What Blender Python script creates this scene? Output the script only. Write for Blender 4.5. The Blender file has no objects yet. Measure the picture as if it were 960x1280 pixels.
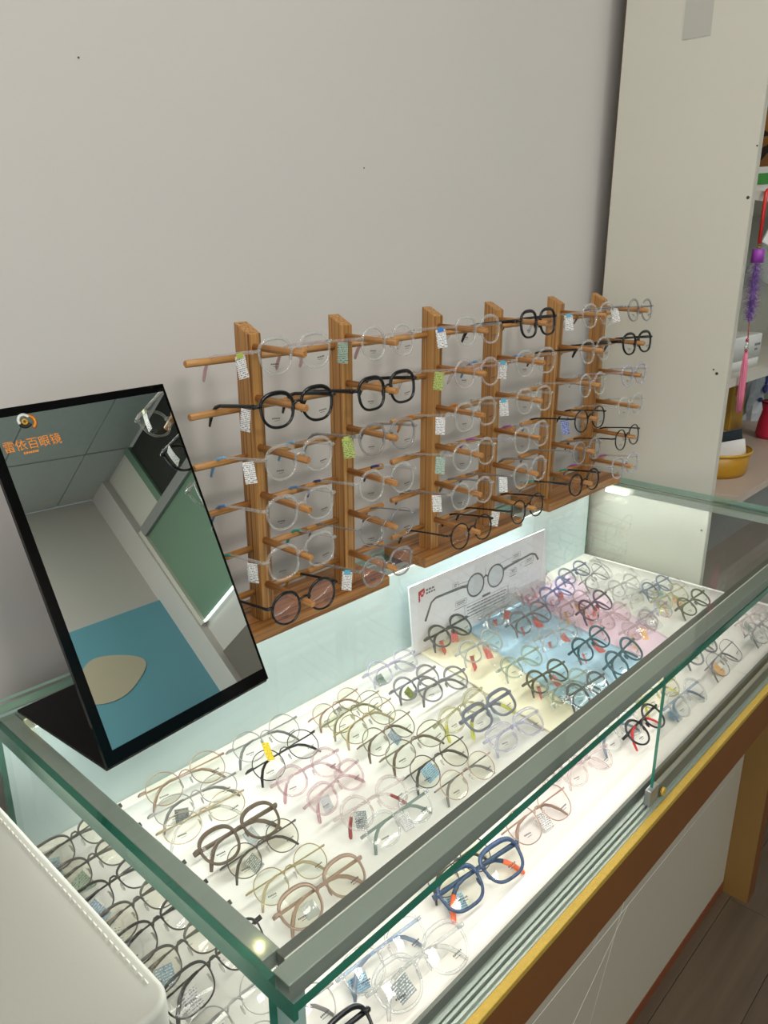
import bpy, bmesh, math, random
from mathutils import Vector, Matrix
random.seed(7)
R = math.radians
SC = bpy.context.scene
COL = SC.collection

# ---------------------------------------------------------------- camera
# origin of the world = the camera; x runs along the counter, y towards the wall, z up
cam_d = bpy.data.cameras.new('camera')
cam = bpy.data.objects.new('camera', cam_d)
COL.objects.link(cam)
SC.camera = cam
cam_d.sensor_fit = 'VERTICAL'
cam_d.sensor_height = 36.0
cam_d.sensor_width = 27.0
cam_d.lens = 984.56 / 1280.0 * 36.0
cam_d.clip_start = 0.02
YAW, PITCH, ROLL = 0.821878, 0.321883, -0.00173
fw = Vector((math.sin(YAW)*math.cos(PITCH), math.cos(YAW)*math.cos(PITCH), -math.sin(PITCH)))
rt = Vector((math.cos(YAW), -math.sin(YAW), 0.0))
upv = rt.cross(fw)
rt2 = rt*math.cos(ROLL) + upv*math.sin(ROLL)
up2 = -rt*math.sin(ROLL) + upv*math.cos(ROLL)
cam.matrix_world = Matrix((( rt2.x, up2.x, -fw.x, 0), (rt2.y, up2.y, -fw.y, 0), (rt2.z, up2.z, -fw.z, 0), (0,0,0,1)))

# ---------------------------------------------------------------- light and exposure
FLOOR, CEIL, WALL = -1.606, 2.0, 1.01
w = bpy.data.worlds.new('world'); SC.world = w
w.use_nodes = True
w.node_tree.nodes['Background'].inputs[0].default_value = (0.75, 0.85, 1.0, 1)
w.node_tree.nodes['Background'].inputs[1].default_value = 0.3
SC.view_settings.view_transform = 'Standard'
SC.view_settings.look = 'None'
SC.view_settings.gamma = 1.0
SC.view_settings.exposure = 0.06
SC.view_settings.use_curve_mapping = False
SC.cycles.max_bounces = 10
SC.cycles.diffuse_bounces = 4
SC.cycles.glossy_bounces = 5
SC.cycles.transmission_bounces = 8
SC.cycles.transparent_max_bounces = 40
SC.cycles.caustics_reflective = False
SC.cycles.caustics_refractive = False
SC.cycles.sample_clamp_indirect = 4.0

def area(name, loc, rot, sx, sy, power, color):
    l = bpy.data.lights.new(name, 'AREA'); l.shape = 'RECTANGLE'
    l.size = sx; l.size_y = sy; l.energy = power; l.color = color
    o = bpy.data.objects.new(name, l); COL.objects.link(o)
    o.location = loc; o.rotation_euler = rot
    return o
ADDED_LAMPS = [(0.68, -0.24), (-0.48, -0.24), (0.10, -1.98), (1.26, -1.98)]  # unseen ceiling lamps, added to light the room
for cx, cy in ADDED_LAMPS:
    area('added_ceiling_lamp', (cx, cy, CEIL-0.03), (0, 0, 0), 0.54, 0.54, 5 if cy > -1 else 28, (1.0, 0.95, 0.89))
# daylight of the shop front (out of frame, in the wall at the mirror's end)
area('daylight', (-1.44, -0.95, 0.1), (0, R(-90), 0), 1.9, 2.4, 23, (0.95, 0.97, 1.0))
# LED strips of the show case, with fill lights added at both ends
area('case_led_light_front', (1.05, 0.412, -0.588), (R(38), 0, 0), 1.44, 0.012, 1.15, (1.0, 0.985, 0.95))
area('case_led_light_back', (1.05, 0.930, -0.5835), (R(-42), 0, 0), 1.46, 0.012, 2.5, (0.96, 0.99, 1.0)).data.spread = R(140)
area('case_fill_light_end', (1.772, 0.68, -0.584), (0, R(-38), 0), 0.012, 0.46, 0.27, (0.97, 1.0, 1.0))  # added fill that brightens the end panel, no strip of its own
area('case_fill_light_mirror_end', (0.312, 0.68, -0.584), (0, R(30), 0), 0.012, 0.46, 0.5, (1.0, 0.98, 0.92))  # added fill for the dim tray by the end glass
for lx, ly in ((0.3085, 0.4330), (0.330, 0.9040)):
    l = bpy.data.lights.new('warm_led', 'POINT'); l.energy = 0.012; l.shadow_soft_size = 0.004; l.color = (1.0, 0.8, 0.4)
    o = bpy.data.objects.new('warm_led', l); COL.objects.link(o); o.location = (lx, ly, -0.5585)

# ---------------------------------------------------------------- materials
def lin(c):
    def f(v):
        v /= 255.0
        return v/12.92 if v <= 0.04045 else ((v+0.055)/1.055)**2.4
    return (f(c[0]), f(c[1]), f(c[2]), 1.0)
MATS = {}
def nt(name):
    m = bpy.data.materials.new(name); m.use_nodes = True
    t = m.node_tree
    return m, t, t.nodes['Principled BSDF'], t.nodes['Material Output']
def mat(name, rgb, rough=0.5, metal=0.0, noise=0.0, scale=8.0, bump=0.0, bscale=80.0, spec=0.5, coat=0.0, emit=0.0, stretch=None):
    if name in MATS: return MATS[name]
    m, t, p, o = nt(name)
    c = lin(rgb)
    p.inputs['Base Color'].default_value = c
    p.inputs['Roughness'].default_value = rough
    p.inputs['Metallic'].default_value = metal
    p.inputs['Specular IOR Level'].default_value = spec
    p.inputs['Coat Weight'].default_value = coat
    if emit:
        p.inputs['Emission Color'].default_value = c
        p.inputs['Emission Strength'].default_value = emit
    if noise or bump:
        tc = t.nodes.new('ShaderNodeTexCoord'); mp = t.nodes.new('ShaderNodeMapping')
        t.links.new(tc.outputs['Object'], mp.inputs['Vector'])
        if stretch: mp.inputs['Scale'].default_value = stretch
    if noise:
        n = t.nodes.new('ShaderNodeTexNoise'); n.inputs['Scale'].default_value = scale; n.inputs['Detail'].default_value = 5
        r = t.nodes.new('ShaderNodeValToRGB')
        r.color_ramp.elements[0].position = 0.3; r.color_ramp.elements[1].position = 0.7
        r.color_ramp.elements[0].color = (c[0]*(1-noise), c[1]*(1-noise), c[2]*(1-noise), 1)
        r.color_ramp.elements[1].color = (min(1, c[0]*(1+noise)), min(1, c[1]*(1+noise)), min(1, c[2]*(1+noise)), 1)
        t.links.new(mp.outputs[0], n.inputs['Vector']); t.links.new(n.outputs['Fac'], r.inputs[0]); t.links.new(r.outputs[0], p.inputs['Base Color'])
    if bump:
        n2 = t.nodes.new('ShaderNodeTexNoise'); n2.inputs['Scale'].default_value = bscale; n2.inputs['Detail'].default_value = 4
        b = t.nodes.new('ShaderNodeBump'); b.inputs['Strength'].default_value = bump; b.inputs['Distance'].default_value = 0.002
        t.links.new(mp.outputs[0], n2.inputs['Vector']); t.links.new(n2.outputs['Fac'], b.inputs['Height']); t.links.new(b.outputs[0], p.inputs['Normal'])
    MATS[name] = m
    return m
def wood(name, light, dark, scale):
    """striped pine: bands that run along the axis with the small scale"""
    m, t, p, o = nt(name)
    tc = t.nodes.new('ShaderNodeTexCoord'); mp = t.nodes.new('ShaderNodeMapping')
    mp.inputs['Scale'].default_value = scale
    t.links.new(tc.outputs['Object'], mp.inputs['Vector'])
    n = t.nodes.new('ShaderNodeTexNoise'); n.inputs['Scale'].default_value = 1.0; n.inputs['Detail'].default_value = 3; n.inputs['Distortion'].default_value = 0.35
    t.links.new(mp.outputs[0], n.inputs['Vector'])
    r = t.nodes.new('ShaderNodeValToRGB'); e = r.color_ramp.elements
    e[0].position = 0.34; e[0].color = lin(dark); e[1].position = 0.60; e[1].color = lin(light)
    mid = r.color_ramp.elements.new(0.47)
    a, b = lin(light), lin(dark)
    mid.color = tuple(a[i]*0.65+b[i]*0.35 for i in range(3)) + (1,)
    n2 = t.nodes.new('ShaderNodeTexNoise'); n2.inputs['Scale'].default_value = 5.0; n2.inputs['Detail'].default_value = 2
    mx = t.nodes.new('ShaderNodeMixRGB'); mx.blend_type = 'MULTIPLY'; mx.inputs['Fac'].default_value = 0.5
    r2 = t.nodes.new('ShaderNodeValToRGB'); r2.color_ramp.elements[0].color = (0.62, 0.58, 0.52, 1); r2.color_ramp.elements[1].color = (1, 1, 1, 1)
    t.links.new(tc.outputs['Object'], n2.inputs['Vector']); t.links.new(n2.outputs['Fac'], r2.inputs[0])
    t.links.new(n.outputs['Fac'], r.inputs[0]); t.links.new(r.outputs[0], mx.inputs['Color1']); t.links.new(r2.outputs[0], mx.inputs['Color2'])
    t.links.new(mx.outputs[0], p.inputs['Base Color'])
    p.inputs['Roughness'].default_value = 0.42
    b = t.nodes.new('ShaderNodeBump'); b.inputs['Strength'].default_value = 0.25; b.inputs['Distance'].default_value = 0.001
    t.links.new(n.outputs['Fac'], b.inputs['Height']); t.links.new(b.outputs[0], p.inputs['Normal'])
    MATS[name] = m
    return m
def clear(name, tint, body, fac, edge=0.0, rough=0.03, ior=1.5):
    """thin clear plastic / glass: straight-through tinted light, a Fresnel gloss, and some body colour"""
    if name in MATS: return MATS[name]
    m, t, p, o = nt(name)
    t.nodes.remove(p)
    tr = t.nodes.new('ShaderNodeBsdfTransparent'); tr.inputs[0].default_value = tint if len(tint) == 4 else tint + (1,)
    gl = t.nodes.new('ShaderNodeBsdfGlossy'); gl.inputs['Roughness'].default_value = rough
    f0 = ((ior-1)/(ior+1))**2          # Schlick's Fresnel from the facing angle (the same from both sides of a thin sheet)
    lf = t.nodes.new('ShaderNodeLayerWeight'); lf.inputs['Blend'].default_value = 0.5
    pw = t.nodes.new('ShaderNodeMath'); pw.operation = 'POWER'; pw.inputs[1].default_value = 5.0
    fr = t.nodes.new('ShaderNodeMapRange'); fr.inputs['To Min'].default_value = f0; fr.inputs['To Max'].default_value = 1.0
    t.links.new(lf.outputs['Facing'], pw.inputs[0]); t.links.new(pw.outputs[0], fr.inputs['Value'])
    m1 = t.nodes.new('ShaderNodeMixShader')
    t.links.new(fr.outputs[0], m1.inputs[0]); t.links.new(tr.outputs[0], m1.inputs[1]); t.links.new(gl.outputs[0], m1.inputs[2])
    out = m1
    if fac or edge:
        df = t.nodes.new('ShaderNodeBsdfPrincipled'); df.inputs['Base Color'].default_value = lin(body); df.inputs['Roughness'].default_value = 0.2
        m2 = t.nodes.new('ShaderNodeMixShader')
        if edge:
            lw = t.nodes.new('ShaderNodeLayerWeight'); lw.inputs['Blend'].default_value = 0.35
            mr = t.nodes.new('ShaderNodeMapRange'); mr.inputs['To Min'].default_value = fac; mr.inputs['To Max'].default_value = min(1, fac+edge)
            t.links.new(lw.outputs['Facing'], mr.inputs['Value']); t.links.new(mr.outputs[0], m2.inputs[0])
        else:
            m2.inputs[0].default_value = fac
        t.links.new(m1.outputs[0], m2.inputs[1]); t.links.new(df.outputs[0], m2.inputs[2])
        out = m2
    t.links.new(out.outputs[0], o.inputs['Surface'])
    MATS[name] = m
    return m
def printed(name, paper, ink, sx, sz, thr=0.5, rough=0.45, rows=0):
    """paper with rows of tiny unreadable print (object x/z)"""
    m, t, p, o = nt(name)
    tc = t.nodes.new('ShaderNodeTexCoord'); mp = t.nodes.new('ShaderNodeMapping'); mp.inputs['Scale'].default_value = (sx, sx, sz)
    t.links.new(tc.outputs['Object'], mp.inputs['Vector'])
    n = t.nodes.new('ShaderNodeTexNoise'); n.inputs['Scale'].default_value = 1.0; n.inputs['Detail'].default_value = 1
    t.links.new(mp.outputs[0], n.inputs['Vector'])
    r = t.nodes.new('ShaderNodeValToRGB'); r.color_ramp.interpolation = 'CONSTANT'
    r.color_ramp.elements[0].color = lin(ink); r.color_ramp.elements[0].position = 0.0
    r.color_ramp.elements[1].color = lin(paper); r.color_ramp.elements[1].position = thr
    if rows:        # keep the marks inside evenly spaced rows
        sx_ = t.nodes.new('ShaderNodeSeparateXYZ'); t.links.new(tc.outputs['Object'], sx_.inputs[0])
        mu = t.nodes.new('ShaderNodeMath'); mu.operation = 'MULTIPLY'; mu.inputs[1].default_value = rows
        fr = t.nodes.new('ShaderNodeMath'); fr.operation = 'FRACT'
        gt = t.nodes.new('ShaderNodeMath'); gt.operation = 'GREATER_THAN'; gt.inputs[1].default_value = 0.55
        mx = t.nodes.new('ShaderNodeMath'); mx.operation = 'MAXIMUM'
        t.links.new(sx_.outputs['Z'], mu.inputs[0]); t.links.new(mu.outputs[0], fr.inputs[0]); t.links.new(fr.outputs[0], gt.inputs[0])
        t.links.new(n.outputs['Fac'], mx.inputs[0]); t.links.new(gt.outputs[0], mx.inputs[1]); t.links.new(mx.outputs[0], r.inputs[0])
    else: t.links.new(n.outputs['Fac'], r.inputs[0])
    t.links.new(r.outputs[0], p.inputs['Base Color'])
    p.inputs['Roughness'].default_value = rough
    MATS[name] = m
    return m

M_wall = mat('wall_paint', (206, 201, 196), 0.75, noise=0.015, scale=1.5, bump=0.05, bscale=60)
M_panel = mat('white_laminate', (212, 209, 196), 0.5, noise=0.015, scale=2.0)
M_panel_edge = mat('laminate_edge', (196, 193, 180), 0.5)
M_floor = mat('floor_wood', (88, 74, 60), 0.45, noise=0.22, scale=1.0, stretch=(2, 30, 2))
M_dark = mat('dark_gap', (60, 60, 58), 0.8)
M_ceil = mat('ceiling_tile', (196, 200, 196), 0.8, noise=0.03, scale=20)
M_teal = mat('teal_paint', (112, 172, 190), 0.6)
M_green = mat('green_glass_board', (118, 146, 124), 0.25)
M_darkglass = mat('dark_transom', (52, 52, 48), 0.25)
M_grey = mat('grey_metal', (150, 150, 146), 0.45)
M_brown = mat('brown_board', (112, 68, 30), 0.5, noise=0.05, scale=3)
M_tan = mat('tan_board', (140, 106, 56), 0.5, noise=0.05, scale=3)
M_redbrown = mat('red_brown_board', (122, 66, 36), 0.5)
M_gold = mat('gold_trim', (192, 160, 68), 0.42, metal=0.25, noise=0.08, scale=300, bump=0.3, bscale=500)
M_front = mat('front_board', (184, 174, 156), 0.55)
M_groove = mat('pale_groove', (222, 216, 204), 0.5)
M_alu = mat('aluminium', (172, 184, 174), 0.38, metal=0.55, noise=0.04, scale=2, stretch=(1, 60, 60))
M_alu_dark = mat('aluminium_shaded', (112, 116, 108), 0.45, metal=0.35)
M_highlight = mat('highlight_white', (236, 236, 226), 0.5)
M_tray = mat('tray_board', (240, 236, 226), 0.5)
M_back = mat('frosted_back', (206, 226, 226), 0.35, noise=0.02, scale=3)
M_glass = clear('pane_glass', (0.972, 0.986, 0.978), (230, 240, 235), 0.0, ior=1.4)
M_glass_edge = mat('pane_edge', (36, 112, 92), 0.12, noise=0.25, scale=14, coat=0.3)
M_edge_lit = mat('pane_edge_lit', (158, 196, 180), 0.15, noise=0.12, scale=14)  # same glass edge; brightness seen through the pane is put into its colour
M_black = mat('black_acrylic', (5, 5, 5), 0.1, spec=0.25)
M_white_pad = mat('white_leatherette', (172, 172, 163), 0.5, noise=0.01, scale=3, bump=0.05, bscale=200)
M_stitch = mat('stitch_thread', (240, 238, 226), 0.6)
M_led = mat('led_diffuser', (255, 250, 235), 0.4, emit=5.0)
M_led_soft = mat('edge_led', (240, 248, 244), 0.4, emit=1.6)
M_led_warm = mat('warm_led_chip', (255, 214, 110), 0.4, emit=3.0)
M_lamp = mat('ceiling_diffuser', (255, 248, 236), 0.5, emit=6.0)
M_orange = mat('orange_print', (226, 134, 30), 0.5)
M_paper = mat('white_paper', (238, 235, 226), 0.6, bump=0.2, bscale=10)
wood('wood_post', (198, 146, 84), (116, 72, 32), (330, 330, 2.0))
wood('wood_board', (184, 130, 74), (128, 82, 40), (4, 170, 420))
wood('wood_bar', (198, 146, 86), (156, 104, 52), (6, 330, 330))
wood('wood_peg', (196, 142, 84), (152, 98, 50), (330, 6, 330))
for nm, paper, ink in (('tag_white', (238, 236, 232), (92, 92, 100)), ('tag_grey', (168, 172, 176), (70, 74, 84)), ('tag_blue', (150, 186, 204), (60, 84, 108)),
                       ('tag_blue2', (122, 158, 186), (236, 240, 244)), ('tag_green', (170, 190, 172), (74, 98, 92)), ('tag_yellow', (246, 214, 40), (70, 60, 20)),
                       ('tag_red', (222, 66, 58), (240, 200, 192)), ('tag_pewter', (122, 130, 128), (228, 230, 228)), ('tag_orange', (236, 170, 84), (250, 226, 190)),
                       ('tag_lightblue', (90, 184, 210), (220, 240, 246)), ('tag_rose', (204, 96, 118), (244, 210, 218)), ('tag_navy', (40, 66, 150), (220, 226, 240)),
                       ('tag_greenyellow', (176, 190, 96), (60, 84, 50))):
    printed(nm, paper, ink, 1300, 400, 0.50, rows=380)
clear('tag_clear', (0.90, 0.93, 0.94), (226, 230, 232), 0.25)

# frame materials
def fm(name, rgb, **k): return mat('frame_'+name, rgb, **k)
fm('black', (16, 16, 17), rough=0.2); fm('blackmetal', (40, 38, 36), rough=0.3, metal=0.3); fm('gunmetal', (86, 82, 76), rough=0.32, metal=0.5)
fm('silver', (176, 174, 168), rough=0.28, metal=0.7); fm('gold', (178, 160, 116), rough=0.28, metal=0.7); fm('rosegold', (188, 160, 140), rough=0.28, metal=0.7)
fm('champagne', (196, 178, 146), rough=0.28, metal=0.7); fm('olive', (152, 146, 116), rough=0.3, metal=0.6); fm('bronze', (138, 126, 104), rough=0.3, metal=0.6)
fm('brown', (108, 92, 76), rough=0.25); fm('rosebrown', (162, 136, 118), rough=0.3, metal=0.3); fm('darkgrey', (82, 84, 84), rough=0.25); fm('darkolive', (86, 88, 70), rough=0.25)
fm('teal', (44, 88, 98), rough=0.25); fm('slate', (112, 116, 126), rough=0.25); fm('navy', (58, 78, 108), rough=0.25, noise=0.3, scale=160); fm('purple', (92, 74, 92), rough=0.25)
fm('greymetal', (150, 150, 152), rough=0.3, metal=0.4); fm('redtip', (196, 36, 40), rough=0.35); fm('orangetip', (238, 112, 70), rough=0.4); fm('darkredtip', (150, 62, 62), rough=0.35)
fm('yellowtip', (204, 206, 92), rough=0.35); fm('pinktip', (204, 164, 168), rough=0.35); fm('bluetip', (98, 144, 196), rough=0.35); fm('skytip', (124, 178, 214), rough=0.35)
fm('tealtip', (60, 168, 152), rough=0.35); fm('violettip', (168, 96, 178), rough=0.35); fm('greytip', (122, 120, 118), rough=0.35); fm('ochretip', (190, 146, 40), rough=0.35)
fm('orangetemple', (214, 128, 40), rough=0.35); fm('greygreen', (118, 134, 124), rough=0.35); fm('bluegrey', (120, 134, 152), rough=0.3); fm('darkbluetip', (52, 60, 120), rough=0.35)
def fc(name, tint, body, fac=0.10, edge=0.46): return clear('frame_'+name, tint, body, fac, edge, rough=0.05)
fc('clear', (0.94, 0.945, 0.94), (226, 226, 222)); fc('pink', (0.965, 0.905, 0.915), (224, 202, 206), 0.16); fc('palepink', (0.965, 0.93, 0.925), (228, 218, 216), 0.12)
fc('lilac', (0.925, 0.92, 0.955), (208, 206, 222), 0.2); fc('greyclear', (0.72, 0.73, 0.74), (150, 150, 154), 0.4); fc('yellowclear', (0.945, 0.94, 0.86), (208, 206, 174), 0.2)
fc('greenclear', (0.90, 0.925, 0.875), (196, 206, 190), 0.24); fc('bluepurple', (0.80, 0.83, 0.94), (130, 144, 200), 0.3); fc('clearblue', (0.84, 0.90, 0.96), (172, 192, 216), 0.25)
fc('smoke', (0.80, 0.79, 0.78), (172, 168, 166), 0.3); fc('glitter', (0.92, 0.93, 0.92), (224, 226, 224), 0.35)
clear('lens_clear', (0.975, 0.98, 0.975), (0, 0, 0), 0.0, ior=1.38); clear('lens_yellow', (0.975, 0.97, 0.90), (0, 0, 0), 0.0, ior=1.38)
clear('lens_green', (0.95, 0.975, 0.92), (0, 0, 0), 0.0, ior=1.38); clear('lens_pink', (0.97, 0.93, 0.94), (0, 0, 0), 0.0, ior=1.38)
clear('lens_rose_coat', (0.97, 0.93, 0.95), (226, 186, 204), 0.07, ior=1.6)
mat('lens_ink', (70, 70, 70), 0.6)
clear('nose_pad_soft', (0.93, 0.93, 0.90), (224, 222, 214), 0.3, 0.4)
F = lambda n: MATS['frame_'+n]

# ---------------------------------------------------------------- mesh helpers
class MB:
    def __init__(s): s.v, s.f, s.m, s.s = [], [], [], []
    def add(s, vs, fs, mi=0, smooth=False):
        n = len(s.v); s.v += [tuple(v) for v in vs]
        for f in fs: s.f.append(tuple(i+n for i in f)); s.m.append(mi); s.s.append(smooth)
        return s
    def box(s, x0, x1, y0, y1, z0, z1, mi=0, side=None):
        vs = [(x0,y0,z0),(x1,y0,z0),(x1,y1,z0),(x0,y1,z0),(x0,y0,z1),(x1,y0,z1),(x1,y1,z1),(x0,y1,z1)]
        fs = [(0,3,2,1),(4,5,6,7),(0,1,5,4),(1,2,6,5),(2,3,7,6),(3,0,4,7)]
        if side is None: return s.add(vs, fs, mi)
        big = side[0]                       # the two faces of this axis keep mi, the narrow ones take side[1]
        ax = {'z': (0,1), 'y': (2,4), 'x': (3,5)}[big]
        n = len(s.v); s.v += vs; sp_ = side[2] if len(side) > 2 else {}
        for i, f in enumerate(fs): s.f.append(tuple(j+n for j in f)); s.m.append(mi if i in ax else sp_.get(i, side[1])); s.s.append(False)
        return s
    def tube(s, pts, ra, rb=None, k=6, closed=False, ref=(0,1,0), mi=0, caps=True):
        """sweep an ellipse; ra across, rb along ref. ra / rb may be lists"""
        n = len(pts); P = [Vector(p) for p in pts]
        rb = ra if rb is None else rb
        A = ra if isinstance(ra, (list, tuple)) else [ra]*n
        B = rb if isinstance(rb, (list, tuple)) else [rb]*n
        base = len(s.v)
        for i in range(n):
            if closed: t = P[(i+1) % n] - P[i-1]
            else: t = P[min(i+1, n-1)] - P[max(i-1, 0)]
            t.normalize(); rv = Vector(ref); b = rv - t*rv.dot(t)
            if b.length < 1e-4: rv = Vector((0.3, 0.2, 1)); b = rv - t*rv.dot(t)
            b.normalize(); a = t.cross(b)
            for j in range(k):
                q = 2*math.pi*j/k
                s.v.append(tuple(P[i] + a*(math.cos(q)*A[i]) + b*(math.sin(q)*B[i])))
        for i in range(n if closed else n-1):
            i2 = (i+1) % n
            for j in range(k):
                j2 = (j+1) % k
                s.f.append((base+i*k+j, base+i2*k+j, base+i2*k+j2, base+i*k+j2)); s.m.append(mi); s.s.append(True)
        if caps and not closed:
            s.f.append(tuple(base+j for j in range(k))); s.m.append(mi); s.s.append(False)
            s.f.append(tuple(base+(n-1)*k+j for j in reversed(range(k)))); s.m.append(mi); s.s.append(False)
        return s
    def ball(s, c, rx, ry, rz, k=8, h=5, mi=0):
        vs = []; 
        for i in range(h+1):
            a = math.pi*i/h
            for j in range(k):
                q = 2*math.pi*j/k
                vs.append((c[0]+rx*math.sin(a)*math.cos(q), c[1]+ry*math.sin(a)*math.sin(q), c[2]+rz*math.cos(a)))
        fs = [(i*k+j, (i+1)*k+j, (i+1)*k+(j+1) % k, i*k+(j+1) % k) for i in range(h) for j in range(k)]
        return s.add(vs, fs, mi, True)
    def mesh(s, name, mats):
        me = bpy.data.meshes.new(name); me.from_pydata(s.v, [], s.f)
        for m in (mats if isinstance(mats, (list, tuple)) else [mats]): me.materials.append(m)
        me.polygons.foreach_set('material_index', s.m); me.polygons.foreach_set('use_smooth', s.s)
        bm = bmesh.new(); bm.from_mesh(me); bmesh.ops.recalc_face_normals(bm, faces=bm.faces); bm.to_mesh(me); bm.free()
        me.update(); return me
    def obj(s, name, mats, parent=None, bevel=0.0):
        o = link(name, s.mesh(name, mats), parent)
        if bevel:
            b = o.modifiers.new('bevel', 'BEVEL'); b.width = bevel; b.segments = 2; b.limit_method = 'ANGLE'
        return o
def link(name, data, parent=None):
    o = bpy.data.objects.new(name, data); COL.objects.link(o)
    if parent: o.parent = parent
    return o
def thing(name, loc, label, cat, group=None, rz=0.0):
    o = link(name, None); o.empty_display_size = 0.02
    o.location = loc; o.rotation_euler = (0, 0, rz)
    return tag(o, label, cat, group)
def tag(o, label, cat, group=None, kind=None):
    o['label'] = label; o['category'] = cat
    if group: o['group'] = group
    if kind: o['kind'] = kind
    return o
def struct(o): o['kind'] = 'structure'; return o
def box(name, x0, x1, y0, y1, z0, z1, m, parent=None, bevel=0.0): return MB().box(x0,x1,y0,y1,z0,z1).obj(name, m, parent, bevel)
def text_mesh(name, body, size, m, parent, loc, rot, depth=0.0002):
    cu = bpy.data.curves.new('text', 'FONT'); cu.body = body; cu.size = size; cu.extrude = depth; cu.align_x = 'LEFT'
    tmp = bpy.data.objects.new('tmp', cu); COL.objects.link(tmp)
    bpy.context.view_layer.update()
    me = bpy.data.meshes.new_from_object(tmp.evaluated_get(bpy.context.evaluated_depsgraph_get()))
    COL.objects.unlink(tmp); bpy.data.objects.remove(tmp)
    me.materials.clear(); me.materials.append(m)
    o = link(name, me, parent); o.location = loc; o.rotation_euler = rot
    return o

# ================================================================ the room
X0, X1, YF = -1.5, 3.35, -2.85
wb = struct(box('wall_back', X0, X1, WALL, WALL+0.12, FLOOR, CEIL, M_wall))
for nx, nz in ((0.5417, 0.222), (1.038, 0.1306)):
    h = MB().tube([(nx, WALL-0.0008, nz), (nx, WALL+0.004, nz)], 0.0012, k=8, ref=(0,0,1)).obj('nail_hole', M_dark, wb)
struct(box('wall_mirror_end', X0-0.12, X0, YF, WALL, FLOOR, CEIL, M_wall))
wf = struct(box('wall_front', X0, X1, YF-0.12, YF, FLOOR, CEIL, M_wall))
wr = struct(box('wall_shelf_end', X1, X1+0.12, YF, WALL, FLOOR, CEIL, M_wall))
box('corner_pillar', X1-0.06, X1, YF, YF+0.21, FLOOR, CEIL, M_wall, wf)
struct(box('floor', X0, X1, YF, WALL, FLOOR-0.05, FLOOR, M_dark))
fl = bpy.data.objects['floor']
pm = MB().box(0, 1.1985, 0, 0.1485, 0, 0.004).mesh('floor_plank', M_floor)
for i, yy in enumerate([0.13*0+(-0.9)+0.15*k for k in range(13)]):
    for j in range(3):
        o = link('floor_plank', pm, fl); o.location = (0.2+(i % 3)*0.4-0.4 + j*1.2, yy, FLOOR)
ce = struct(box('ceiling', X0, X1, YF, WALL, CEIL+0.012, CEIL+0.08, M_dark))
tm = MB().box(0.006, 0.574, 0.006, 0.574, 0, 0.012).mesh('ceiling_tile', M_ceil)
for i in range(-8, 1):
    for j in range(-1, 6):
        ox, oy = 3.0+0.58*i, -2.27+0.58*j
        if ox < X0-0.3 or oy > WALL: continue
        c = (ox+0.29, oy+0.29)
        if any(abs(c[0]-lx) < 0.29 and abs(c[1]-ly) < 0.29 for lx, ly in ADDED_LAMPS): pass
        o = link('ceiling_tile', tm, ce); o.location = (ox, oy, CEIL)
for n_, (cx, cy) in enumerate(ADDED_LAMPS):
    t = thing('added_ceiling_light', (cx, cy, CEIL-0.012), 'added square white ceiling panel light, %s, out of the picture' % ('near the camera by the mirror', 'near the end wall', 'far corner by the end wall', 'far row before the teal wall')[n_], 'ceiling light', 'added ceiling panel lights')
    MB().box(-0.30, 0.30, -0.30, 0.30, 0.002, 0.012).obj('frame', M_panel, t)
    MB().box(-0.275, 0.275, -0.275, 0.275, 0.0, 0.002).obj('diffuser', M_lamp, t)
# teal lower part of the front wall with a pale peach painted patch
box('teal_wall_board', X0, X1-0.002, YF, YF+0.012, FLOOR, 1.065, M_teal, wf)
m_peach = mat('peach_paint', (200, 190, 166), 0.7)
pts = []
for i in range(40):
    q = 2*math.pi*i/40
    pts.append((0.235*math.cos(q)*(1+0.16*math.sin(2*q+0.6)), 0.012, 0.15*math.sin(q)*(1+0.25*math.sin(q-1.2))))
b = MB(); b.add([(p[0], 0, p[2]) for p in pts] + [(p[0], 0.003, p[2]) for p in pts],
                [tuple(range(40)), tuple(reversed(range(40, 80)))] + [(i, (i+1) % 40, (i+1) % 40+40, i+40) for i in range(40)])
o = b.obj('painted_patch', m_peach, wf); o.location = (2.66, YF+0.0125, 0.67)
# shop front on the end wall: board, transom, beam, lit edge, door (seen in the mirror)
box('green_board', X1-0.02, X1, -2.60, -0.95, 0.72, 1.46, M_green, wr)
box('board_frame', X1-0.045, X1, -2.66, -2.60, 0.70, 1.52, M_panel, wr)
box('beam', X1-0.05, X1, -2.60, -0.95, 1.46, 1.53, M_grey, wr)
box('transom_pane', X1-0.02, X1, -2.24, -0.95, 1.53, 1.96, M_darkglass, wr)
box('transom_frame', X1-0.04, X1, -2.30, -2.24, 1.53, 1.98, M_green, wr)
box('white_blind', X1-0.02, X1, -2.60, -2.30, 1.53, 1.96, M_panel, wr)
box('lit_edge', X1-0.035, X1-0.02, -2.60, -0.95, 0.700, 0.715, M_led_soft, wr)
dr = struct(box('door_1', X1-0.03, X1, -2.62, -1.3, FLOOR, 0.465, mat('door_brown', (122, 112, 102), 0.5)))
MB().tube([(X1-0.06, -1.42, -0.75), (X1-0.06, -1.42, -0.35)], 0.012, k=8).obj('door_handle', M_grey, dr)
bb = MB().box(X0, X1-0.06, YF, YF+0.015, FLOOR, FLOOR+0.09).obj('baseboard_front', M_panel); struct(bb)

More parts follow.
